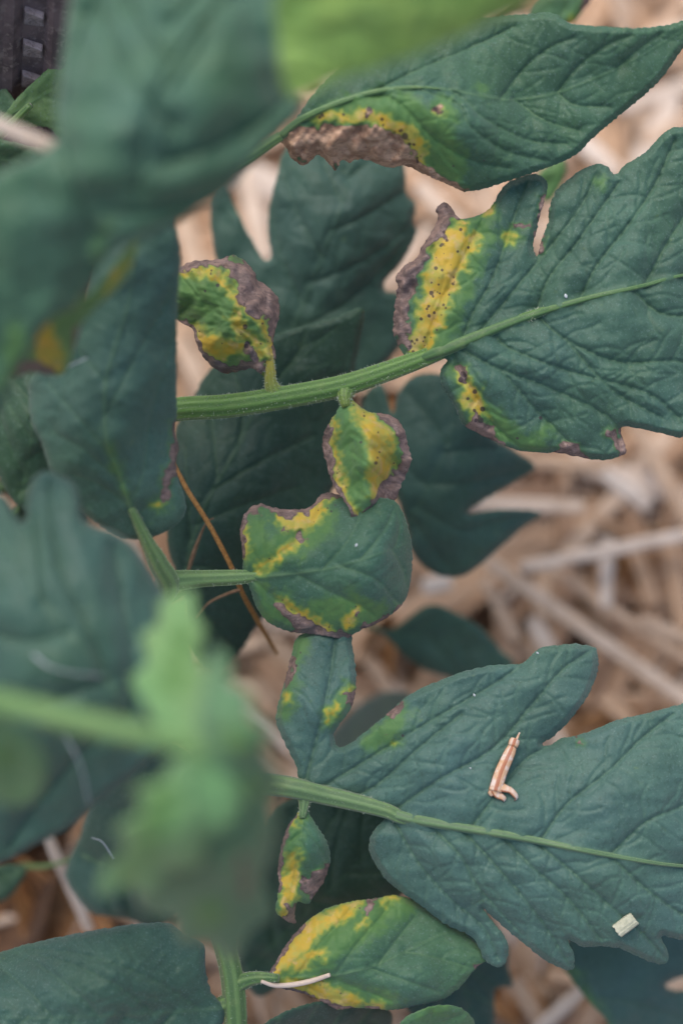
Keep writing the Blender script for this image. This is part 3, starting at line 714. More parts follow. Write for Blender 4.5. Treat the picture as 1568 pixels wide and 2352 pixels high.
# ---- leaf low on the right: huge lobed leaflet and a withered small one
D = stalk([root(.11, 28), (-100, 1780, 70, 28), (250, 1800, 56, 27), (460, 1800, 24, 26), (625, 1803, 1, 25), (760, 1830, 0, 22), (880, 1860, 0, 18), (950, 1885, 0, 15), (1200, 1925, -1, 11), (1400, 1965, -1, 7), (1540, 1990, 0, 5)],
          color=(.13, .23, .10), hairs=10, branches=[[(700, 1826, 0, 20), (698, 1850, -1, 12), (694, 1880, -2, 7)]])
M5 = [(688, 1792), (680, 1760), (655, 1710), (637, 1670), (633, 1645), (640, 1610), (655, 1560), (668, 1510), (685, 1462), (740, 1445), (803, 1448), (808, 1480), (814, 1514), (818, 1560), (815, 1595), (804, 1630), (778, 1666), (767, 1687), (773, 1711), (788, 1716), (825, 1692), (877, 1650), (930, 1603), (966, 1582), (1019, 1559), (1082, 1538), (1139, 1527), (1192, 1525), (1213, 1512), (1239, 1489), (1281, 1482), (1323, 1479), (1360, 1485), (1371, 1496), (1373, 1535), (1360, 1577), (1339, 1614), (1312, 1650), (1276, 1687), (1246, 1710), (1263, 1712), (1286, 1697), (1312, 1692), (1349, 1682), (1412, 1656), (1480, 1640), (1548, 1622), (1600, 1622), (1720, 1700), (1830, 1840), (1880, 1990), (1800, 2100), (1680, 2160), (1568, 2160), (1520, 2152), (1535, 2192), (1527, 2216), (1496, 2211), (1464, 2198), (1422, 2180), (1375, 2174), (1339, 2176), (1304, 2160), (1318, 2195), (1315, 2228), (1281, 2222), (1244, 2201), (1197, 2164), (1160, 2133), (1129, 2106), (1110, 2088), (1134, 2122), (1155, 2146), (1168, 2180), (1160, 2214), (1139, 2222), (1113, 2206), (1092, 2164), (1071, 2146), (1019, 2122), (966, 2080), (919, 2049), (883, 2017), (856, 1975), (846, 1944), (856, 1912), (883, 1881), (890, 1868), (800, 1840), (720, 1815)]
blade(D, M5, [(690, 1805), (760, 1830), (880, 1860), (950, 1885), (1200, 1925), (1400, 1965), (1568, 1990), (1720, 2000), (1860, 1990)],
      [(690, 1800, 0), (640, 1650, 3), (740, 1450, 6), (815, 1560, 3), (720, 1640, -2), (770, 1700, 2), (880, 1660, 1), (950, 1885, -1), (1040, 1720, -5), (1190, 1530, 0), (1350, 1500, 4), (1370, 1540, 5), (1260, 1700, 2), (1280, 1600, -2), (1500, 1640, 2), (1400, 1800, -6), (1568, 1990, 0), (1850, 1990, 12), (1650, 1650, 6), (1600, 2150, 4), (1520, 2210, 6), (1310, 2220, 4), (1400, 2080, -3), (1140, 2215, 5), (1100, 2050, -2), (860, 1940, 4), (960, 2070, 5), (1000, 1960, -3)],
      color=(.040, .108, .086), veins=[[(700, 1800), (715, 1740), (740, 1640), (760, 1540), (770, 1460)], [(735, 1812), (860, 1735), (1000, 1650), (1120, 1580), (1190, 1535)], [(905, 1862), (1010, 1790), (1130, 1720), (1220, 1620), (1290, 1540), (1360, 1492)], [(1080, 1905), (1120, 1850), (1200, 1750), (1290, 1700)], [(1240, 1932), (1300, 1850), (1400, 1770), (1470, 1700), (1545, 1640)], [(1400, 1965), (1480, 1890), (1568, 1850), (1680, 1780)], [(1568, 1990), (1680, 1920), (1800, 1890)],
             [(905, 1885), (960, 1980), (1030, 2060), (1110, 2130), (1145, 2205)], [(1060, 1905), (1130, 1980), (1200, 2060), (1260, 2140), (1305, 2215)], [(1230, 1935), (1310, 2000), (1400, 2080), (1480, 2150), (1528, 2205)], [(1400, 1965), (1480, 2040), (1580, 2110), (1650, 2145)], [(1568, 1990), (1650, 2050), (1750, 2090)], [(1150, 1918), (1220, 1990), (1300, 2060), (1380, 2160)], [(985, 1892), (1060, 1970), (1100, 2040), (1200, 2150)], [(800, 1838), (870, 1800), (960, 1720), (1060, 1640)]],
      nec=[[(672, 1515, 5), (668, 1550, 6), (663, 1575, 4)], [(802, 1603, 9)], [(918, 1628, 12), (900, 1646, 7)], [(1330, 1705, 5)], [(880, 1690, 2)]], yel=[[(660, 1602, 10)], [(800, 1585, 8)], [(770, 1625, 9), (755, 1648, 6)], [(905, 1706, 4)]],
      lite=[[(690, 1480, 22), (672, 1540, 14), (660, 1600, 20), (650, 1640, 14)], [(795, 1600, 22), (760, 1650, 22)], [(850, 1710, 18), (890, 1680, 32), (920, 1640, 26)]], spots=[(690, 1498, 3), (680, 1530, 4), (925, 1690, 4), (1000, 1745, 2)],
      step=3.3, seed=71, relief=11, scale=26, sub=True, wave=4, midw=(13, 4), keep='M5', label='very large lobed leaflet carrying a dried floret and a straw chip')
midrib(D, 'M5', [(780, 1834, 5), (830, 1847, 11), (880, 1860, 14), (950, 1882, 12), (1200, 1925, 8.5), (1400, 1965, 6), (1568, 1990, 4), (1800, 1995, 2)], (.105, .20, .105))
M5c = [(694, 1850), (682, 1872), (661, 1898), (646, 1944), (638, 1995), (641, 2031), (636, 2067), (633, 2093), (646, 2108), (667, 2121), (679, 2119), (677, 2098), (684, 2074), (708, 2077), (718, 2062), (738, 2036), (751, 2005), (759, 1970), (749, 1929), (728, 1898), (710, 1868), (704, 1852)]
e_y = [[(684, 1872, 6), (678, 1900, 5)], [(676, 1960, 8), (672, 1995, 16), (664, 2035, 20), (658, 2075, 18), (650, 2100, 12)], [(735, 2012, 5)]]
e_n = [[(676, 1875, 4), (658, 1905, 4), (646, 1950, 5), (641, 2000, 5), (641, 2040, 4)], [(700, 2025, 9), (718, 2045, 16), (735, 2015, 15), (745, 1995, 8)], [(668, 2092, 12), (672, 2115, 9)]]
blade(D, M5c, [(698, 1850), (694, 1900), (684, 1960), (672, 2020), (660, 2090), (668, 2118)], [(698, 1850, 0), (684, 1960, -4), (660, 2090, -4), (640, 2000, 2), (755, 1970, 3), (730, 2040, 5), (720, 1960, -3), (672, 2118, 2), (690, 2060, 0)],
      color=(.035, .12, .055), nec=e_n, yel=e_y, lite=[[(675, 1900, 18), (668, 1950, 22)]], spots=scatter_spots(7, e_y, 5, 1.5, 2.5), step=3.0, seed=81, relief=4, scale=11, curled=9, wave=3, wl=60, midw=(4, 2), spacing=42, label='small withered leaflet with a yellow, curled brown tip')

# ---- lowest leaf: yellow-streaked leaflet and the dark one opposite
E = stalk([root(.10, 24), (-100, 1800, 78, 24), (200, 1830, 66, 24), (380, 1930, 40, 25), (480, 2080, 6, 25), (512, 2160, 3, 25), (532, 2240, 2, 26), (540, 2320, 2, 27), (545, 2440, 4, 24), (560, 2560, 8, 20)],
          color=(.075, .16, .05), hairs=12, branches=[[(534, 2268, 2, 24), (565, 2252, 1, 18), (600, 2246, 0, 14), (640, 2248, -1, 9)], [(535, 2300, 2, 24), (500, 2312, 2, 18), (430, 2322, 0, 10)]])
M6 = [(612, 2252), (615, 2240), (636, 2205), (661, 2164), (687, 2134), (716, 2108), (752, 2087), (804, 2072), (862, 2064), (909, 2057), (960, 2075), (1050, 2130), (1110, 2185), (1120, 2206), (1103, 2216), (1082, 2237), (1061, 2264), (1029, 2290), (998, 2302), (950, 2312), (900, 2321), (850, 2318), (810, 2316), (775, 2320), (733, 2298), (692, 2282), (651, 2272), (630, 2262)]
f_y = [[(625, 2238, 12), (655, 2200, 24), (690, 2160, 26), (730, 2122, 22), (780, 2100, 18), (820, 2088, 9)], [(885, 2072, 9), (905, 2062, 7)], [(838, 2110, 7), (825, 2130, 6)], [(655, 2264, 10), (700, 2268, 14), (745, 2284, 22), (785, 2300, 18), (830, 2304, 7), (880, 2312, 5)], [(735, 2258, 10)], [(680, 2215, 14), (740, 2190, 12)]]
f_n = [[(615, 2244, 5), (640, 2198, 7), (663, 2160, 7), (692, 2130, 6)], [(850, 2075, 8), (845, 2096, 7)], [(640, 2270, 5), (692, 2286, 7), (733, 2302, 5), (800, 2318, 4)], [(1095, 2215, 7)], [(850, 2314, 4)]]
blade(E, M6, [(614, 2250), (680, 2246), (746, 2244), (846, 2224), (930, 2188), (1045, 2142), (1110, 2190)], [(612, 2252, 0), (746, 2244, 0), (930, 2188, 2), (1045, 2142, 8), (660, 2160, 4), (800, 2070, 6), (910, 2060, 8), (1110, 2200, 6), (1030, 2290, 4), (850, 2320, 5), (700, 2285, 4), (800, 2150, 0), (950, 2250, -3)],
      color=(.032, .105, .05), veins=[[(680, 2246), (720, 2190), (780, 2120), (810, 2080)], [(770, 2240), (820, 2170), (880, 2100), (900, 2065)], [(870, 2216), (910, 2160), (950, 2110)], [(746, 2244), (820, 2270), (900, 2300)], [(846, 2224), (920, 2250), (1010, 2280)], [(930, 2188), (1000, 2200), (1080, 2225)], [(660, 2248), (700, 2262), (760, 2305)]],
      nec=f_n, yel=f_y, lite=[[(660, 2220, 34), (730, 2180, 50), (800, 2130, 46), (880, 2090, 40), (930, 2080, 26)], [(720, 2265, 26), (800, 2290, 26), (900, 2305, 20)]], spots=scatter_spots(2, f_y, 14, 1.6, 3), step=3.2, seed=91, relief=6, curled=4, wave=3, midw=(6, 2), keep='M6', label='leaflet streaked golden yellow and green, brown along its edge')
M7 = [(516, 2318), (487, 2282), (472, 2226), (467, 2170), (420, 2144), (385, 2121), (308, 2123), (154, 2149), (26, 2180), (-40, 2215), (-60, 2300), (-40, 2420), (60, 2470), (250, 2480), (420, 2440), (500, 2370)]
blade(E, M7, [(514, 2318), (430, 2324), (359, 2329), (200, 2336), (51, 2341), (-50, 2330)], [(514, 2318, 1), (200, 2336, -14), (-50, 2330, -8), (300, 2125, -4), (26, 2180, 4), (460, 2180, 0), (250, 2470, 0), (250, 2220, -16)], color=(.024, .078, .054), step=5, seed=101, vs=0.5, relief=9, scale=22, spacing=110, midw=(6, 3), label='dark bluish green leaflet with plain margins')
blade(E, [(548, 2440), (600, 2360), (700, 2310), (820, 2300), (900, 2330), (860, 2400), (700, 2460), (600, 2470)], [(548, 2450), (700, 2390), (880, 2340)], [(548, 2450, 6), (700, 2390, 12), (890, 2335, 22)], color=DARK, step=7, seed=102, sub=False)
blade(E, [(900, 2390), (925, 2345), (965, 2322), (1020, 2310), (1060, 2318), (1090, 2350), (1100, 2420), (1000, 2460), (930, 2450)], [(930, 2440), (1000, 2380), (1030, 2320)], [(930, 2440, 8), (1030, 2312, 2), (1095, 2380, 12)], color=(.04, .12, .045), step=5, seed=103, lite=[[(1020, 2312, 14), (960, 2325, 10)]])

# ---- big out-of-focus leaf hanging in front, upper left
Fk = stalk([root(.22, 24), (-200, 860, -30, 20), (-20, 740, -60, 16), (90, 700, -78, 13), (160, 705, -84, 11), (188, 660, -86, 8)], color=(.12, .16, .06))
F1 = [(178, 700), (133, 722), (95, 756), (66, 812), (29, 864), (0, 944), (-60, 980), (-120, 850), (-110, 600), (-60, 430), (0, 392), (72, 360), (130, 320), (128, 256), (136, 180), (149, 77), (165, -20), (230, -140), (360, -230), (500, -180), (640, -60), (655, 40), (665, 120), (674, 205), (692, 248), (641, 308), (590, 358), (528, 431), (461, 475), (410, 508), (328, 545), (250, 590), (215, 640)]
blade(Fk, F1, [(178, 700), (205, 610), (235, 520), (295, 455), (365, 385), (398, 300), (388, 150), (388, 0), (370, -200)], [(178, 700, -84), (300, 450, -104), (395, 250, -108), (380, -150, -91), (150, 100, -92), (620, 100, -94), (680, 245, -92), (400, 510, -94), (0, 600, -92), (-100, 800, -86), (60, 800, -84), (500, 100, -104), (250, 150, -102)],
      color=(.030, .100, .055), step=6, seed=111, vs=0.35, relief=26, scale=42, spacing=150, midw=(12, 5), sub=False, wave=9, wl=150, lite=[[(20, 880, 20), (40, 760, 20)], [(215, 600, 4), (245, 520, 4)]], label='large blurred bluish green leaflet hanging close in front')
F2 = [(185, 690), (230, 655), (300, 565), (318, 560), (290, 640), (230, 700), (190, 742), (180, 768), (161, 834), (139, 860), (121, 862), (66, 855), (30, 866), (10, 800), (80, 730), (140, 700)]
blade(Fk, F2, [(185, 692), (150, 770), (110, 850)], [(185, 692, -78), (110, 855, -50), (310, 565, -72), (20, 830, -60)], color=(.14, .28, .04), nec=[[(50, 850, 18), (90, 848, 16), (115, 852, 8)], [(180, 760, 7), (175, 800, 6)]], yel=[[(105, 760, 22), (105, 800, 30), (120, 835, 24), (145, 845, 12)], [(240, 670, 8), (290, 600, 6)]], lite=[[(150, 760, 40), (250, 650, 20)]], step=5, seed=121, relief=4, sub=False, label='small yellow leaflet with a brown tip peeping out below the blurred leaf')

# ---- bright leaf very close to the lens, top
Gk = stalk([root(.30, 18), (-300, -300, -86, 16), (300, -500, -126, 14), (900, -420, -136, 12), (1150, -190, -141, 9)], color=FRESH)
F3 = [(1150, -190), (1000, -200), (820, -160), (690, -90), (628, 0), (634, 70), (640, 150), (652, 205), (690, 222), (770, 186), (900, 148), (1050, 88), (1160, 40), (1260, -10), (1330, -60), (1320, -140), (1240, -190)]
blade(Gk, F3, [(1150, -190), (1000, -60), (860, 40), (740, 130), (665, 215)], [(1150, -190, -141), (665, 215, -126), (860, 40, -138), (640, 60, -126), (1160, 40, -128), (1300, -80, -134)], color=(.10, .23, .010), step=7, seed=131, relief=8, scale=30, sub=False, wave=6, label='bright yellow-green leaf close to the lens, fully blurred')

# ---- dull lobed leaf in front, middle left
Hk = stalk([root(.20, 22), (-200, 1560, -20, 20), (80, 1620, -36, 16), (250, 1680, -48, 12), (325, 1692, -54, 9)], color=(.10, .2, .06))
F4 = [(330, 1760), (215, 1852), (195, 1872), (149, 1908), (77, 1944), (0, 1985), (-100, 2010), (-200, 1900), (-220, 1600), (-180, 1350), (-100, 1180), (-40, 1125), (0, 1135), (22, 1153), (40, 1190), (52, 1200), (60, 1185), (62, 1142), (77, 1098), (103, 1083), (136, 1091), (172, 1113), (186, 1160), (192, 1190), (220, 1208), (264, 1223), (304, 1252), (330, 1285), (366, 1347), (400, 1400), (440, 1480), (450, 1600), (410, 1700)]
blade(Hk, F4, [(330, 1700), (240, 1548), (200, 1500), (154, 1453), (100, 1383), (40, 1290), (-60, 1180)], [(330, 1700, -58), (200, 1500, -72), (60, 1300, -68), (110, 1090, -58), (0, 1140, -56), (300, 1255, -58), (380, 1380, -54), (430, 1550, -54), (-100, 1600, -60), (0, 1980, -48), (150, 1900, -48), (100, 1700, -66)],
      color=(.024, .080, .056), step=5, seed=141, vs=0.5, relief=17, scale=32, veins=[[(240, 1548), (200, 1440), (150, 1340), (120, 1220), (115, 1110)], [(300, 1650), (300, 1500), (280, 1380), (260, 1260)], [(154, 1453), (60, 1470), (-60, 1440)], [(250, 1560), (140, 1600), (0, 1640), (-120, 1700)], [(290, 1640), (180, 1740), (80, 1860), (20, 1950)], [(100, 1383), (90, 1280), (80, 1190)], [(330, 1690), (400, 1560), (390, 1440)]], midw=(9, 4), sub=False, label='dull bluish lobed leaflet, softly blurred')

# ---- pale green shoot very near the lens, lower left
Ik = stalk([root(.27, 20), (-200, 1560, -122, 22), (0, 1612, -134, 26), (77, 1631, -137, 26), (205, 1662, -140, 27), (333, 1690, -142, 25), (461, 1725, -142, 19), (564, 1785, -140, 12), (600, 1830, -138, 8)], color=(.13, .28, .08))
blade(Ik, [(420, 1715), (355, 1660), (320, 1600), (300, 1560), (335, 1520), (322, 1460), (362, 1430), (365, 1385), (405, 1362), (446, 1360), (448, 1410), (470, 1450), (455, 1500), (482, 1560), (470, 1610), (492, 1650), (470, 1690)], [(425, 1715), (400, 1600), (395, 1480), (415, 1375)], [(420, 1715, -142), (415, 1375, -114), (330, 1560, -122), (465, 1540, -128)], color=(.085, .24, .06), step=6, seed=151, sub=False, lite=[[(400, 1560, 40), (420, 1450, 20)]], label='pale green upright young leaflet, strongly blurred')
blade(Ik, [(470, 1730), (455, 1640), (470, 1560), (488, 1485), (525, 1515), (530, 1570), (572, 1590), (580, 1650), (625, 1670), (612, 1730), (645, 1790), (622, 1850), (635, 1920), (600, 1970), (530, 1870)], [(470, 1725), (520, 1650), (510, 1510)], [(470, 1725, -142), (510, 1500, -130), (620, 1800, -134), (560, 1700, -152)], color=(.055, .16, .06), step=6, seed=152, sub=False, lite=[[(540, 1700, 40)]])
blade(Ik, [(470, 1720), (400, 1745), (372, 1790), (310, 1815), (322, 1865), (268, 1900), (285, 1955), (235, 2000), (228, 2060), (300, 2040), (350, 2062), (395, 2005), (455, 1990), (480, 1930), (535, 1900), (565, 1840), (540, 1770)], [(475, 1725), (420, 1830), (350, 1940), (258, 2040)], [(470, 1720, -142), (258, 2040, -120), (380, 1900, -142), (540, 1830, -140)], color=(.085, .22, .06), step=6, seed=153, sub=False, lite=[[(380, 1830, 36), (340, 1920, 40), (300, 2000, 34)]], yel=[[(290, 2020, 4)]], label='pale yellow-green pointed young leaflet, strongly blurred')
blade(Ik, [(545, 1790), (500, 1880), (440, 1950), (370, 2000), (310, 2040), (335, 2095), (395, 2110), (415, 2165), (480, 2170), (540, 2205), (575, 2140), (625, 2100), (605, 2020), (635, 1930), (610, 1820)], [(550, 1790), (540, 1900), (500, 2040), (480, 2160)], [(550, 1790, -138), (480, 2160, -106), (340, 2060, -108), (605, 2000, -120), (500, 1990, -130)], color=(.060, .150, .055), step=6, seed=154, sub=False, nec=[[(545, 1950, 8), (562, 2010, 10), (565, 2060, 6)]], lite=[[(480, 2100, 40)]], label='olive green drooping leaflet with a brown streak, strongly blurred')
blade(Ik, [(-20, 1630), (40, 1668), (88, 1710), (108, 1760), (98, 1815), (60, 1848), (0, 1850), (-60, 1820), (-80, 1720)], [(-20, 1635), (20, 1730), (40, 1840)], [(-20, 1635, -134), (40, 1840, -112), (100, 1760, -120)], color=(.075, .21, .06), step=6, seed=155, sub=False, lite=[[(10, 1740, 30)]])

# ---- dark leaves in the shade underneath
Jk = stalk([root(.10, 18), (0, 1420, 40, 16), (300, 1400, 38, 13), (405, 1375, 36, 9), (424, 1345, 34, 5)], color=(.06, .13, .04))
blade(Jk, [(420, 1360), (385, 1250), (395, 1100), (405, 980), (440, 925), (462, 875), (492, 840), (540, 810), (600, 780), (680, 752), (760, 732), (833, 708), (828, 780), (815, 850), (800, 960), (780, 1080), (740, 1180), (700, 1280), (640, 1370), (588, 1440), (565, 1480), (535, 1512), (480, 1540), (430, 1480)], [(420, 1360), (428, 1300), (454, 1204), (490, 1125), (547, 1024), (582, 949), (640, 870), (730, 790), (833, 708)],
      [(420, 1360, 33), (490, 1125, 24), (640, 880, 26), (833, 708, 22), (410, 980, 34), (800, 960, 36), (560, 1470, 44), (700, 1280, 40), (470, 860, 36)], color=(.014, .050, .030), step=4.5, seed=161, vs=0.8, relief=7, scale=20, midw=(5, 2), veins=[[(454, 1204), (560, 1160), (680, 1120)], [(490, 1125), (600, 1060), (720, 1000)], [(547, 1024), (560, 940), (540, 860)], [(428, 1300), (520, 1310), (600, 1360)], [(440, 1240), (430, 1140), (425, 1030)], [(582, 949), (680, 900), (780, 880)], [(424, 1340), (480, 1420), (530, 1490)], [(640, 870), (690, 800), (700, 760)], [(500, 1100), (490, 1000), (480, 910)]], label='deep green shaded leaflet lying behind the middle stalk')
Kk = stalk([root(.08, 16), (0, 1120, 60, 15), (350, 1060, 55, 13), (560, 960, 54, 11), (630, 850, 50, 8), (652, 815, 48, 5)], color=(.06, .12, .05))
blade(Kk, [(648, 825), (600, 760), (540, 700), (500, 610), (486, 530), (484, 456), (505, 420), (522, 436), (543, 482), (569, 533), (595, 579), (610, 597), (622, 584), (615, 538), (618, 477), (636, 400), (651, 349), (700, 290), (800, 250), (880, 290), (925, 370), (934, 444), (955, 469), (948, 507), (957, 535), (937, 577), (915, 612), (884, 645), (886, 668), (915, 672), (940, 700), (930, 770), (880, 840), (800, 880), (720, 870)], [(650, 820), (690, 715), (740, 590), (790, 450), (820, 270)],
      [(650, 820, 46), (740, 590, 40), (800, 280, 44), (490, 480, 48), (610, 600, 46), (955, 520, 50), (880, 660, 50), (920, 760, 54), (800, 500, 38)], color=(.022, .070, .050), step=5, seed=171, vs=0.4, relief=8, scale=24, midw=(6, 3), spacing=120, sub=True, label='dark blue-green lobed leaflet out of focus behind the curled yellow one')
Lk = stalk([root(.07, 16), (0, 1480, 70, 15), (400, 1470, 66, 13), (700, 1360, 60, 11), (880, 1290, 60, 9), (938, 1212, 55, 5)], color=(.06, .12, .05), branches=[[(760, 1330, 60, 8), (820, 1420, 70, 7), (870, 1447, 76, 6)]])
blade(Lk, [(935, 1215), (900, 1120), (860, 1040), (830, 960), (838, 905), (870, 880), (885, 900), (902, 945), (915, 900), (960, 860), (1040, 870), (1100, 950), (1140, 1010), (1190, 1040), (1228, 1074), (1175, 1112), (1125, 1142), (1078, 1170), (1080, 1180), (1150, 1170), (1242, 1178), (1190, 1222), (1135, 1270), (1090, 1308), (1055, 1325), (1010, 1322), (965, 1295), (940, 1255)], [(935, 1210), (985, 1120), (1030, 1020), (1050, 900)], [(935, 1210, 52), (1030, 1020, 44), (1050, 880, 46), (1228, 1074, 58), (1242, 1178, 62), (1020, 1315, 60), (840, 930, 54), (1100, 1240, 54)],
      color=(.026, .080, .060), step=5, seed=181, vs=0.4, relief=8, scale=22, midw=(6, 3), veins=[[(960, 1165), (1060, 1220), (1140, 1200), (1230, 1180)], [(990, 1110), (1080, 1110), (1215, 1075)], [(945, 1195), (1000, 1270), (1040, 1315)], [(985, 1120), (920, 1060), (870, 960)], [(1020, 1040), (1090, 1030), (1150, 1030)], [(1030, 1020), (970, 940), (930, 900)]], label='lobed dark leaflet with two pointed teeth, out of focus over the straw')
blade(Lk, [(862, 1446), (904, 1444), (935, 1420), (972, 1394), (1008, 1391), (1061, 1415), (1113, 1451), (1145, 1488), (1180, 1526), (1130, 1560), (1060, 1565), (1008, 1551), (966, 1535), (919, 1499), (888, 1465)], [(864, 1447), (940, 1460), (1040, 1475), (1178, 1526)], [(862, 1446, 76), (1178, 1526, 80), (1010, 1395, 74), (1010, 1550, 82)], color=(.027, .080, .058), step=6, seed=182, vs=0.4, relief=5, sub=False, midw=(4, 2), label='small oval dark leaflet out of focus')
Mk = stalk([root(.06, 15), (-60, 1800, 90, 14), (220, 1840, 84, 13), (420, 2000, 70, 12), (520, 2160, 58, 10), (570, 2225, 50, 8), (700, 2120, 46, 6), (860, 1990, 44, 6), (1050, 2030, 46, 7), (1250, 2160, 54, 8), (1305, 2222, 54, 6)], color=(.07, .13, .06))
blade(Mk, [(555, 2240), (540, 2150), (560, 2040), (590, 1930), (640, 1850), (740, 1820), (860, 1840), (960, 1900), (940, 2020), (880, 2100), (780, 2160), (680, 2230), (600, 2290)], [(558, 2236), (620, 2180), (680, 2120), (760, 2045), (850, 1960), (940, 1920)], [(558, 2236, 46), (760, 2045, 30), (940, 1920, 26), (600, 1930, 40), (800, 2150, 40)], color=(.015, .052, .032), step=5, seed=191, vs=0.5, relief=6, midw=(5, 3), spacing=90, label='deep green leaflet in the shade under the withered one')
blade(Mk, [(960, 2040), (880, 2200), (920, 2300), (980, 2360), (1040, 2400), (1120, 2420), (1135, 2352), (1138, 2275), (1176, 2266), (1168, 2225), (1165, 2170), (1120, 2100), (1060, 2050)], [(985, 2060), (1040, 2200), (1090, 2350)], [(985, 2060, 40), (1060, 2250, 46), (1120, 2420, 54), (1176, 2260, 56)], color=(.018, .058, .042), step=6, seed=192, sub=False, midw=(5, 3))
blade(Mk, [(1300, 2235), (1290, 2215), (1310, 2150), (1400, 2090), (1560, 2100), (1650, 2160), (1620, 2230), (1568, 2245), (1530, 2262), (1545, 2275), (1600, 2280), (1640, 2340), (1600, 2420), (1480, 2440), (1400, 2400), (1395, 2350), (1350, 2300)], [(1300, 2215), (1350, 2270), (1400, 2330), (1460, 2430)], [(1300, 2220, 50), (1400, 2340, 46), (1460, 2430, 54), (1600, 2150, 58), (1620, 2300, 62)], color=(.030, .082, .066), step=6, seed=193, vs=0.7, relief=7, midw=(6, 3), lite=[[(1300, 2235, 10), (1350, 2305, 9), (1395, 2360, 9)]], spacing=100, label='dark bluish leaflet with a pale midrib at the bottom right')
blade(Mk, [(740, 1760), (760, 1690), (800, 1640), (850, 1602), (890, 1588), (950, 1600), (960, 1680), (900, 1760), (820, 1800)], [(750, 1760), (850, 1680), (940, 1610)], [(750, 1760, 60), (940, 1610, 70), (850, 1690, 62)], color=(.016, .052, .038), step=7, seed=194, sub=False, midw=(4, 2))
Nk = stalk([root(.06, 15), (-160, 1200, 40, 13), (-30, 1190, 34, 10), (30, 1180, 32, 7), (46, 1160, 30, 4)], color=(.06, .14, .04))
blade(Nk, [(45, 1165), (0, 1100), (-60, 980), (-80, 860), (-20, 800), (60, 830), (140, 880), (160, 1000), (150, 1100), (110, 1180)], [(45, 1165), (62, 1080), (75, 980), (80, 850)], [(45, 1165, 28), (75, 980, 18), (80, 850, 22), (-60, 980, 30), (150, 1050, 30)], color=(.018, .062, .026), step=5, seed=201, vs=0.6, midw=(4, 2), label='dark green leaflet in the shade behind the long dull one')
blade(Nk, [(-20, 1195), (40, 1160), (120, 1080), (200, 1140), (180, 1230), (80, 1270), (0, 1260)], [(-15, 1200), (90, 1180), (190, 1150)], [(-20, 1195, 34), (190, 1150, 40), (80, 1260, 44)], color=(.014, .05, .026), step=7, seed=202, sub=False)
Ok = stalk([root(.05, 14), (-100, 1960, 76, 9), (60, 1990, 66, 6), (130, 1985, 58, 5), (190, 1960, 46, 4)], color=(.08, .17, .04))
blade(Ok, [(330, 1700), (240, 1760), (205, 1850), (180, 1930), (150, 2005), (175, 2060), (215, 2100), (290, 2110), (360, 2130), (430, 2060), (470, 1940), (480, 1800), (420, 1720)], [(190, 1965), (260, 2000), (340, 2050), (400, 2090)], [(190, 1960, 44), (300, 2000, 34), (400, 2080, 40), (215, 2095, 44), (300, 1780, 22), (470, 1850, 16)], color=(.018, .064, .042), step=6, seed=203, midw=(4, 2), sub=False, label='dark leaflet behind the blurred young shoot')
blade(Ok, [(-10, 1990), (40, 1985), (62, 2000), (40, 2040), (5, 2070), (-60, 2080), (-80, 2020)], [(62, 1998), (20, 2015), (-40, 2040)], [(60, 1998, 62), (-40, 2040, 58)], color=(.018, .06, .03), step=7, seed=204, sub=False)
Pk = stalk([root(.16, 18), (-250, 560, 20, 16), (-100, 400, 14, 13), (10, 300, 8, 11), (70, 240, 4, 8)], color=(.08, .18, .05))
blade(Pk, [(-10, 290), (18, 252), (35, 228), (85, 180), (140, 130), (220, 80), (260, 160), (230, 290), (160, 330), (110, 292), (60, 292)], [(-10, 285), (70, 235), (150, 190), (240, 130)], [(-10, 285, 8), (140, 135, 4), (240, 120, 4), (110, 292, 10)], color=(.055, .15, .035), step=4, seed=211, relief=3, midw=(4, 2), label='bright green downy leaflet beside the ribbed stake')
blade(Pk, [(-90, 100), (-40, 120), (0, 180), (42, 246), (30, 262), (-30, 290), (-110, 260), (-140, 160)], [(-120, 200), (-40, 215), (40, 248)], [(-120, 200, 14), (40, 248, 8), (-60, 110, 10)], color=(.03, .085, .03), step=4, seed=212, relief=3, sub=False)
blade(Pk, [(-60, 300), (0, 318), (60, 335), (120, 350), (150, 420), (60, 440), (-60, 420)], [(-50, 360), (40, 370), (140, 390)], [(-50, 350, -10), (140, 400, -10), (40, 330, -14)], color=(.025, .085, .03), step=6, seed=213, sub=False)
Qk = stalk([root(.13, 16), (-100, 300, 40, 14), (400, -60, 50, 12), (1000, -120, 50, 10), (1280, -60, 46, 7), (1300, -20, 44, 5)], color=(.07, .15, .05), branches=[[(1000, -120, 50, 8), (1150, 120, 60, 6), (1240, 340, 62, 5), (1262, 380, 62, 4)]])
blade(Qk, [(1300, -25), (1240, -10), (1215, 40), (1280, 55), (1318, 50), (1336, 26), (1356, 0), (1370, -40), (1330, -60)], [(1300, -25), (1300, 20), (1318, 48)], [(1300, -25, 44), (1318, 48, 46), (1350, 0, 44)], color=(.05, .14, .05), nec=[[(1340, 15, 12), (1355, -10, 12)]], yel=[[(1318, 45, 7)]], step=6, seed=221, sub=False, label='green leaflet end with a brown corner at the very top')
blade(Qk, [(1262, 375), (1235, 400), (1240, 450), (1262, 462), (1285, 430), (1300, 390), (1290, 360)], [(1265, 375), (1265, 410), (1260, 460)], [(1265, 375, 62), (1260, 460, 64), (1300, 390, 60)], color=(.07, .19, .04), step=6, seed=222, sub=False)

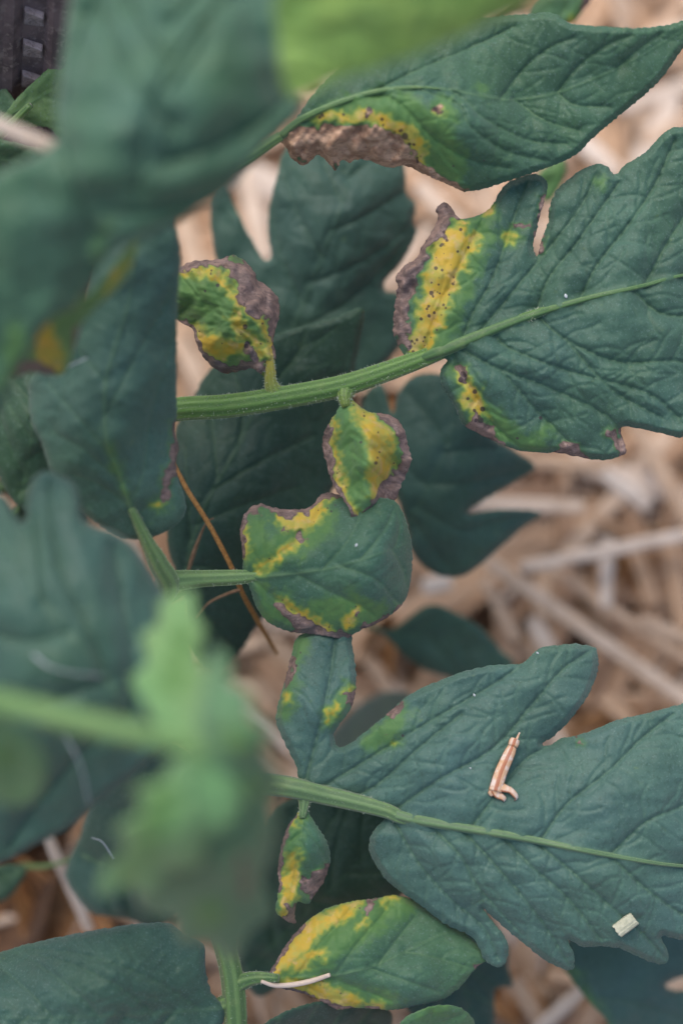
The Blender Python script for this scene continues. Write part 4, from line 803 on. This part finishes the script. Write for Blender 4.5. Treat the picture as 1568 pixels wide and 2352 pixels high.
# ================================================================ SMALL THINGS LYING ON THE LEAVES
def floret():
    m = N('dried_floret'); a = m.attr('stripe'); n = m.noise(1500, 3)
    col = m.mix(m.step(m.noise(500, 3), .4, .65), (.62, .38, .22), (.72, .60, .53))
    col = m.mix(m.math('MULTIPLY', m.step(a, .55, .8), .85), col, (.33, .085, .025))
    m.l(col, m.b.inputs['Base Color']); m.b.inputs['Roughness'].default_value = .5; m.bump(n, .4, .0002)
    mat = m.m; za, zb = min(on('M5', 1193, 1683), on('M5', 1176, 1716)), min(on('M5', 1137, 1818), on('M5', 1160, 1830)); z = lambda x, y, u: za + (zb - za) * min(1, max(0, (y - 1690) / 130)) - u * UNIT * 1000
    root_ = bpy.data.objects.new('dried_floret', None); C.objects.link(root_); root_.location = P(1150, 1770, z(1150, 1770, 0))
    tag(root_, 'dried tan tubular floret with rusty stripes lying on the huge lobed leaflet', 'dried flower')
    def part(name, pts, mat=mat, flat=.75, ribs=4, sides=24, amp=.04):
        c = catmull([p for p in pts], 3.0); w3 = [P(q[0], q[1], z(q[0], q[1], q[2])) for q in c]
        v, f, g = tube(w3, [q[3] * UNIT for q in c], sides, ribs, amp, True, flat)
        s = [max(0, k) for k in g] if ribs else [0] * len(v)
        return link(name, v, f, mat, root_, attrs={'stripe': s})
    part('corolla_tube', [(1176, 1716, 10, 10), (1170, 1730, 11, 12.5), (1161, 1750, 11, 13.5), (1150, 1775, 11, 14), (1142, 1800, 11, 14.5), (1137, 1818, 9, 15)])
    part('collar', [(1183, 1699, 10, 10.5), (1180, 1706, 11, 12), (1177, 1715, 11, 11)], flat=.8)
    part('style', [(1184, 1702, 12, 3), (1189, 1692, 13, 2.2), (1193, 1683, 14, 1.6)], ribs=0)
    part('petal_lobe', [(1145, 1806, 9, 14), (1158, 1811, 10, 10), (1172, 1816, 11, 7.5), (1182, 1826, 9, 7), (1186, 1833, 6, 5), (1182, 1839, 3, 2.5)], flat=.6, ribs=2)
    part('petal_lobe', [(1138, 1815, 8, 12), (1143, 1826, 9, 9), (1152, 1831, 9, 7), (1158, 1836, 7, 6), (1157, 1841, 4, 3)], flat=.6, ribs=2)
    part('petal_lobe', [(1136, 1812, 7, 13), (1130, 1820, 6, 9), (1124, 1826, 4, 6)], flat=.6, ribs=2)
floret()
def chip():
    z = on('M5', 1434, 2125) - 1.6; a, b = P(1416, 2140, z), P(1456, 2110, z)
    V = []; F = []; A = []; d = (b - a); s = Vector((-d.y, d.x, 0)).normalized(); up = s.cross(d).normalized()
    if up.z < 0: up = -up
    prof = [(-1, -.35), (-.9, .2), (-.55, .45), (-.42, .42), (-.1, .56), (0, .52), (.35, .5), (.45, .44), (.85, .3), (1, -.3), (.3, -.5), (-.4, -.5)]
    for i in range(5):
        c = a + d * (i / 4)
        for k, (p, q) in enumerate(prof):
            V.append(tuple(c + s * (p * 17 * UNIT) + up * (q * 13 * UNIT) + d * (.05 * math.sin(k * 2.2) * (1 if i in (0, 4) else 0)))); A.append(k % 2)
    m = len(prof)
    for i in range(4):
        for k in range(m): F.append((i * m + k, i * m + (k + 1) % m, (i + 1) * m + (k + 1) % m, (i + 1) * m + k))
    F.append(tuple(range(m))[::-1]); F.append(tuple(range(4 * m, 5 * m)))
    mat = plain('pale_straw_chip', (.38, .39, .28), (.50, .50, .38), 900, .6)
    tag(link('straw_chip', V, F, mat, smooth=False), 'short pale cut straw chip lying on the huge lobed leaflet', 'straw chip')
chip()
def strand(name, pts, mat, label, cat, sides=8, group=None, flat=1.0, tone=None):
    c = catmull(pts, 5.0); v, f, g = tube([P(*q[:3]) for q in c], [q[3] * UNIT for q in c], sides, 0, 0, True, flat)
    o = link(name, v, f, mat, attrs={'tone': [tone or .5] * len(v), 'grain': [(i % sides) / sides for i in range(len(v))]}); return tag(o, label, cat, group)
zz = lambda x, y, u=5: on('M6', x, y) - u * UNIT * 1000
strand('straw_sliver', [(600, 2255, zz(614, 2252, 16), 4), (630, 2264, zz(630, 2262, 12), 6), (670, 2263, zz(670, 2263, 8), 6.5), (715, 2254, zz(715, 2254, 8), 6.5), (757, 2240, zz(757, 2240, 8), 5)], STRAW, 'curved pale straw sliver lying across the golden yellow leaflet', 'straw', 8, tone=.9)
strand('twig', [(396, 1060, 14, 5.5), (430, 1125, 12, 6), (480, 1205, 11, 6), (530, 1300, 12, 6), (560, 1370, 16, 6), (600, 1440, 26, 6), (637, 1502, 36, 4)], TWIG, 'thin orange-brown speckled twig passing behind the petiole of the heart-shaped leaflet', 'twig')
strand('dry_tendril', [(432, 1312, 24, 4), (445, 1270, 20, 5), (462, 1225, 16, 3), (475, 1200, 14, 2), (490, 1190, 15, 1.5)], TENDRIL, 'short withered tendril beside the orange-brown twig, above the petiole', 'tendril')
strand('dry_tendril', [(448, 1420, 26, 1.5), (480, 1385, 20, 2.5), (520, 1365, 16, 3.5), (552, 1354, 14, 4)], TENDRIL, 'short withered tendril touching the orange-brown twig below the petiole', 'tendril')
LT = ['white silk thread curving across the dull lobed leaflet', 'faint white silk thread running down beside the blurred young shoot', 'short bright silk thread on the dark leaflet behind the young shoot', 'short white fibre beside the yellow leaflet with a brown tip']
GS = 'silk threads over the leaves'
for k, p in enumerate([[(78, 1505, -76, 3), (110, 1530, -78, 1.6), (160, 1545, -78, 1), (235, 1553, -78, .8)], [(150, 1690, -76, 1.2), (185, 1760, -74, 1.6), (205, 1850, -66, 1.2)], [(210, 1925, 20, 1), (235, 1935, 18, 1.4), (262, 1975, 18, 2)], [(150, 845, -40, 1), (200, 822, -38, 1.6)]]):
    strand('silk_thread', p, SILK, LT[k], 'thread', 6, GS)
def speck(key, x, y, s, ang, label, group=None):
    r = random.Random(int(x)); o = on(key, x, y) - .25; c = P(x, y, o); n = 10; V = []; F = []
    for i in range(5):
        for k in range(n):
            a = 2 * math.pi * k / n; q = math.sin(math.pi * (i + .25) / 4.5) * s * UNIT * r.uniform(.7, 1.2); t = (i / 4 - .5) * 3 * s * UNIT
            V.append((c.x + t * math.cos(ang) - math.cos(a) * q * math.sin(ang), c.y + t * math.sin(ang) + math.cos(a) * q * math.cos(ang), c.z + math.sin(a) * q * .5))
    for i in range(4):
        for k in range(n): F.append((i * n + k, i * n + (k + 1) % n, (i + 1) * n + (k + 1) % n, (i + 1) * n + k))
    F.append(tuple(range(n))[::-1]); F.append(tuple(range(4 * n, 5 * n)))
    tag(link('white_fleck', V, F, SILK), label, 'fleck', group)
speck('M3a', 1299, 679, 4, 1.9, 'white elongated fleck on the big leaflet with the yellow lobe')
speck('M4', 818, 1252, 3, 1.2, 'white fleck on the heart-shaped leaflet')
GF = 'tiny white flecks on the huge lobed leaflet'
for x, y, s, l in ((1089, 1597, 2.8, 'white fleck near the upper margin of the huge lobed leaflet'), (1234, 1500, 2.4, 'white fleck on the rim of the long upper lobe'), (840, 1836, 2.0, 'white fleck beside the thick base of the lower midrib'),
                   (1458, 2128, 2.0, 'white fleck touching the pale straw chip'), (1080, 1765, 1.8, 'white fleck between the midrib and the dried floret')): speck('M5', x, y, s, x, l, GF)

# ---- ribbed stake, top left, standing in the soil behind the leaves
def stake():
    top, mid_ = P(62, -170, -30), P(52, 120, 2); d = (mid_ - top).normalized()
    bot = mid_ + d * ((mid_.z + .02) / -d.z)
    ax = (top - bot).normalized(); L = (top - bot).length
    view = (CAM - mid_).normalized(); fwd = (view - ax * view.dot(ax)).normalized(); side = ax.cross(fwd)
    if side.x < 0: side = -side
    mat = plain('weathered_brown_plastic', (.085, .065, .07), (.15, .115, .12), 180, .55, (.20, .165, .16)); mt2 = plain('worn_notch', (.22, .19, .20), (.33, .29, .31), 500, .5, (.15, .12, .13))
    rt = bpy.data.objects.new('ribbed_stake', None); C.objects.link(rt); rt.location = bot
    tag(rt, 'upright dark brown ribbed garden stake with pale worn notches', 'stake')
    u = UNIT
    prof = [(-95, -20), (-90, 18), (-70, 26), (-45, 20), (-22, 22), (-10, 8), (-2, 0), (48, 0), (56, 10), (66, 16), (96, 17), (104, 9), (150, 4), (180, -10), (182, -40), (40, -70), (-80, -50)]
    V = []; F = []; m = len(prof); ns = 40
    for i in range(ns + 1):
        c = bot + ax * (L * i / ns)
        for p, q in prof: V.append(tuple(c + side * (p * u) + fwd * (q * u)))
    for i in range(ns):
        for k in range(m): F.append((i * m + k, i * m + (k + 1) % m, (i + 1) * m + (k + 1) % m, (i + 1) * m + k))
    F.append(tuple(range(m))[::-1]); F.append(tuple(range(ns * m, (ns + 1) * m)))
    link('body', V, F, mat, rt, smooth=False)
    # wedge-shaped notches on the flat channel
    wd = [(0, 0, 0), (46, 0, -16), (46, 0, -60), (0, 0, -56), (2, 17, -2), (44, 17, -22), (40, 4, -52), (4, 3, -46)]
    FF = [(0, 1, 5, 4), (1, 2, 6, 5), (2, 3, 7, 6), (3, 0, 4, 7), (4, 5, 6, 7)]
    h0 = (P(52, 6, -10) - bot).dot(ax); k = 0
    for s in range(-2, 7):
        c = bot + ax * (h0 - s * 98 * u)
        v = [tuple(c + side * (a * u) + fwd * ((b + .2) * u) + ax * (t * u)) for a, b, t in wd]
        o = link('notch', v, FF, mt2, rt, smooth=False)
        bv = o.modifiers.new('worn', 'BEVEL'); bv.width = 2 * u; bv.segments = 2
stake()
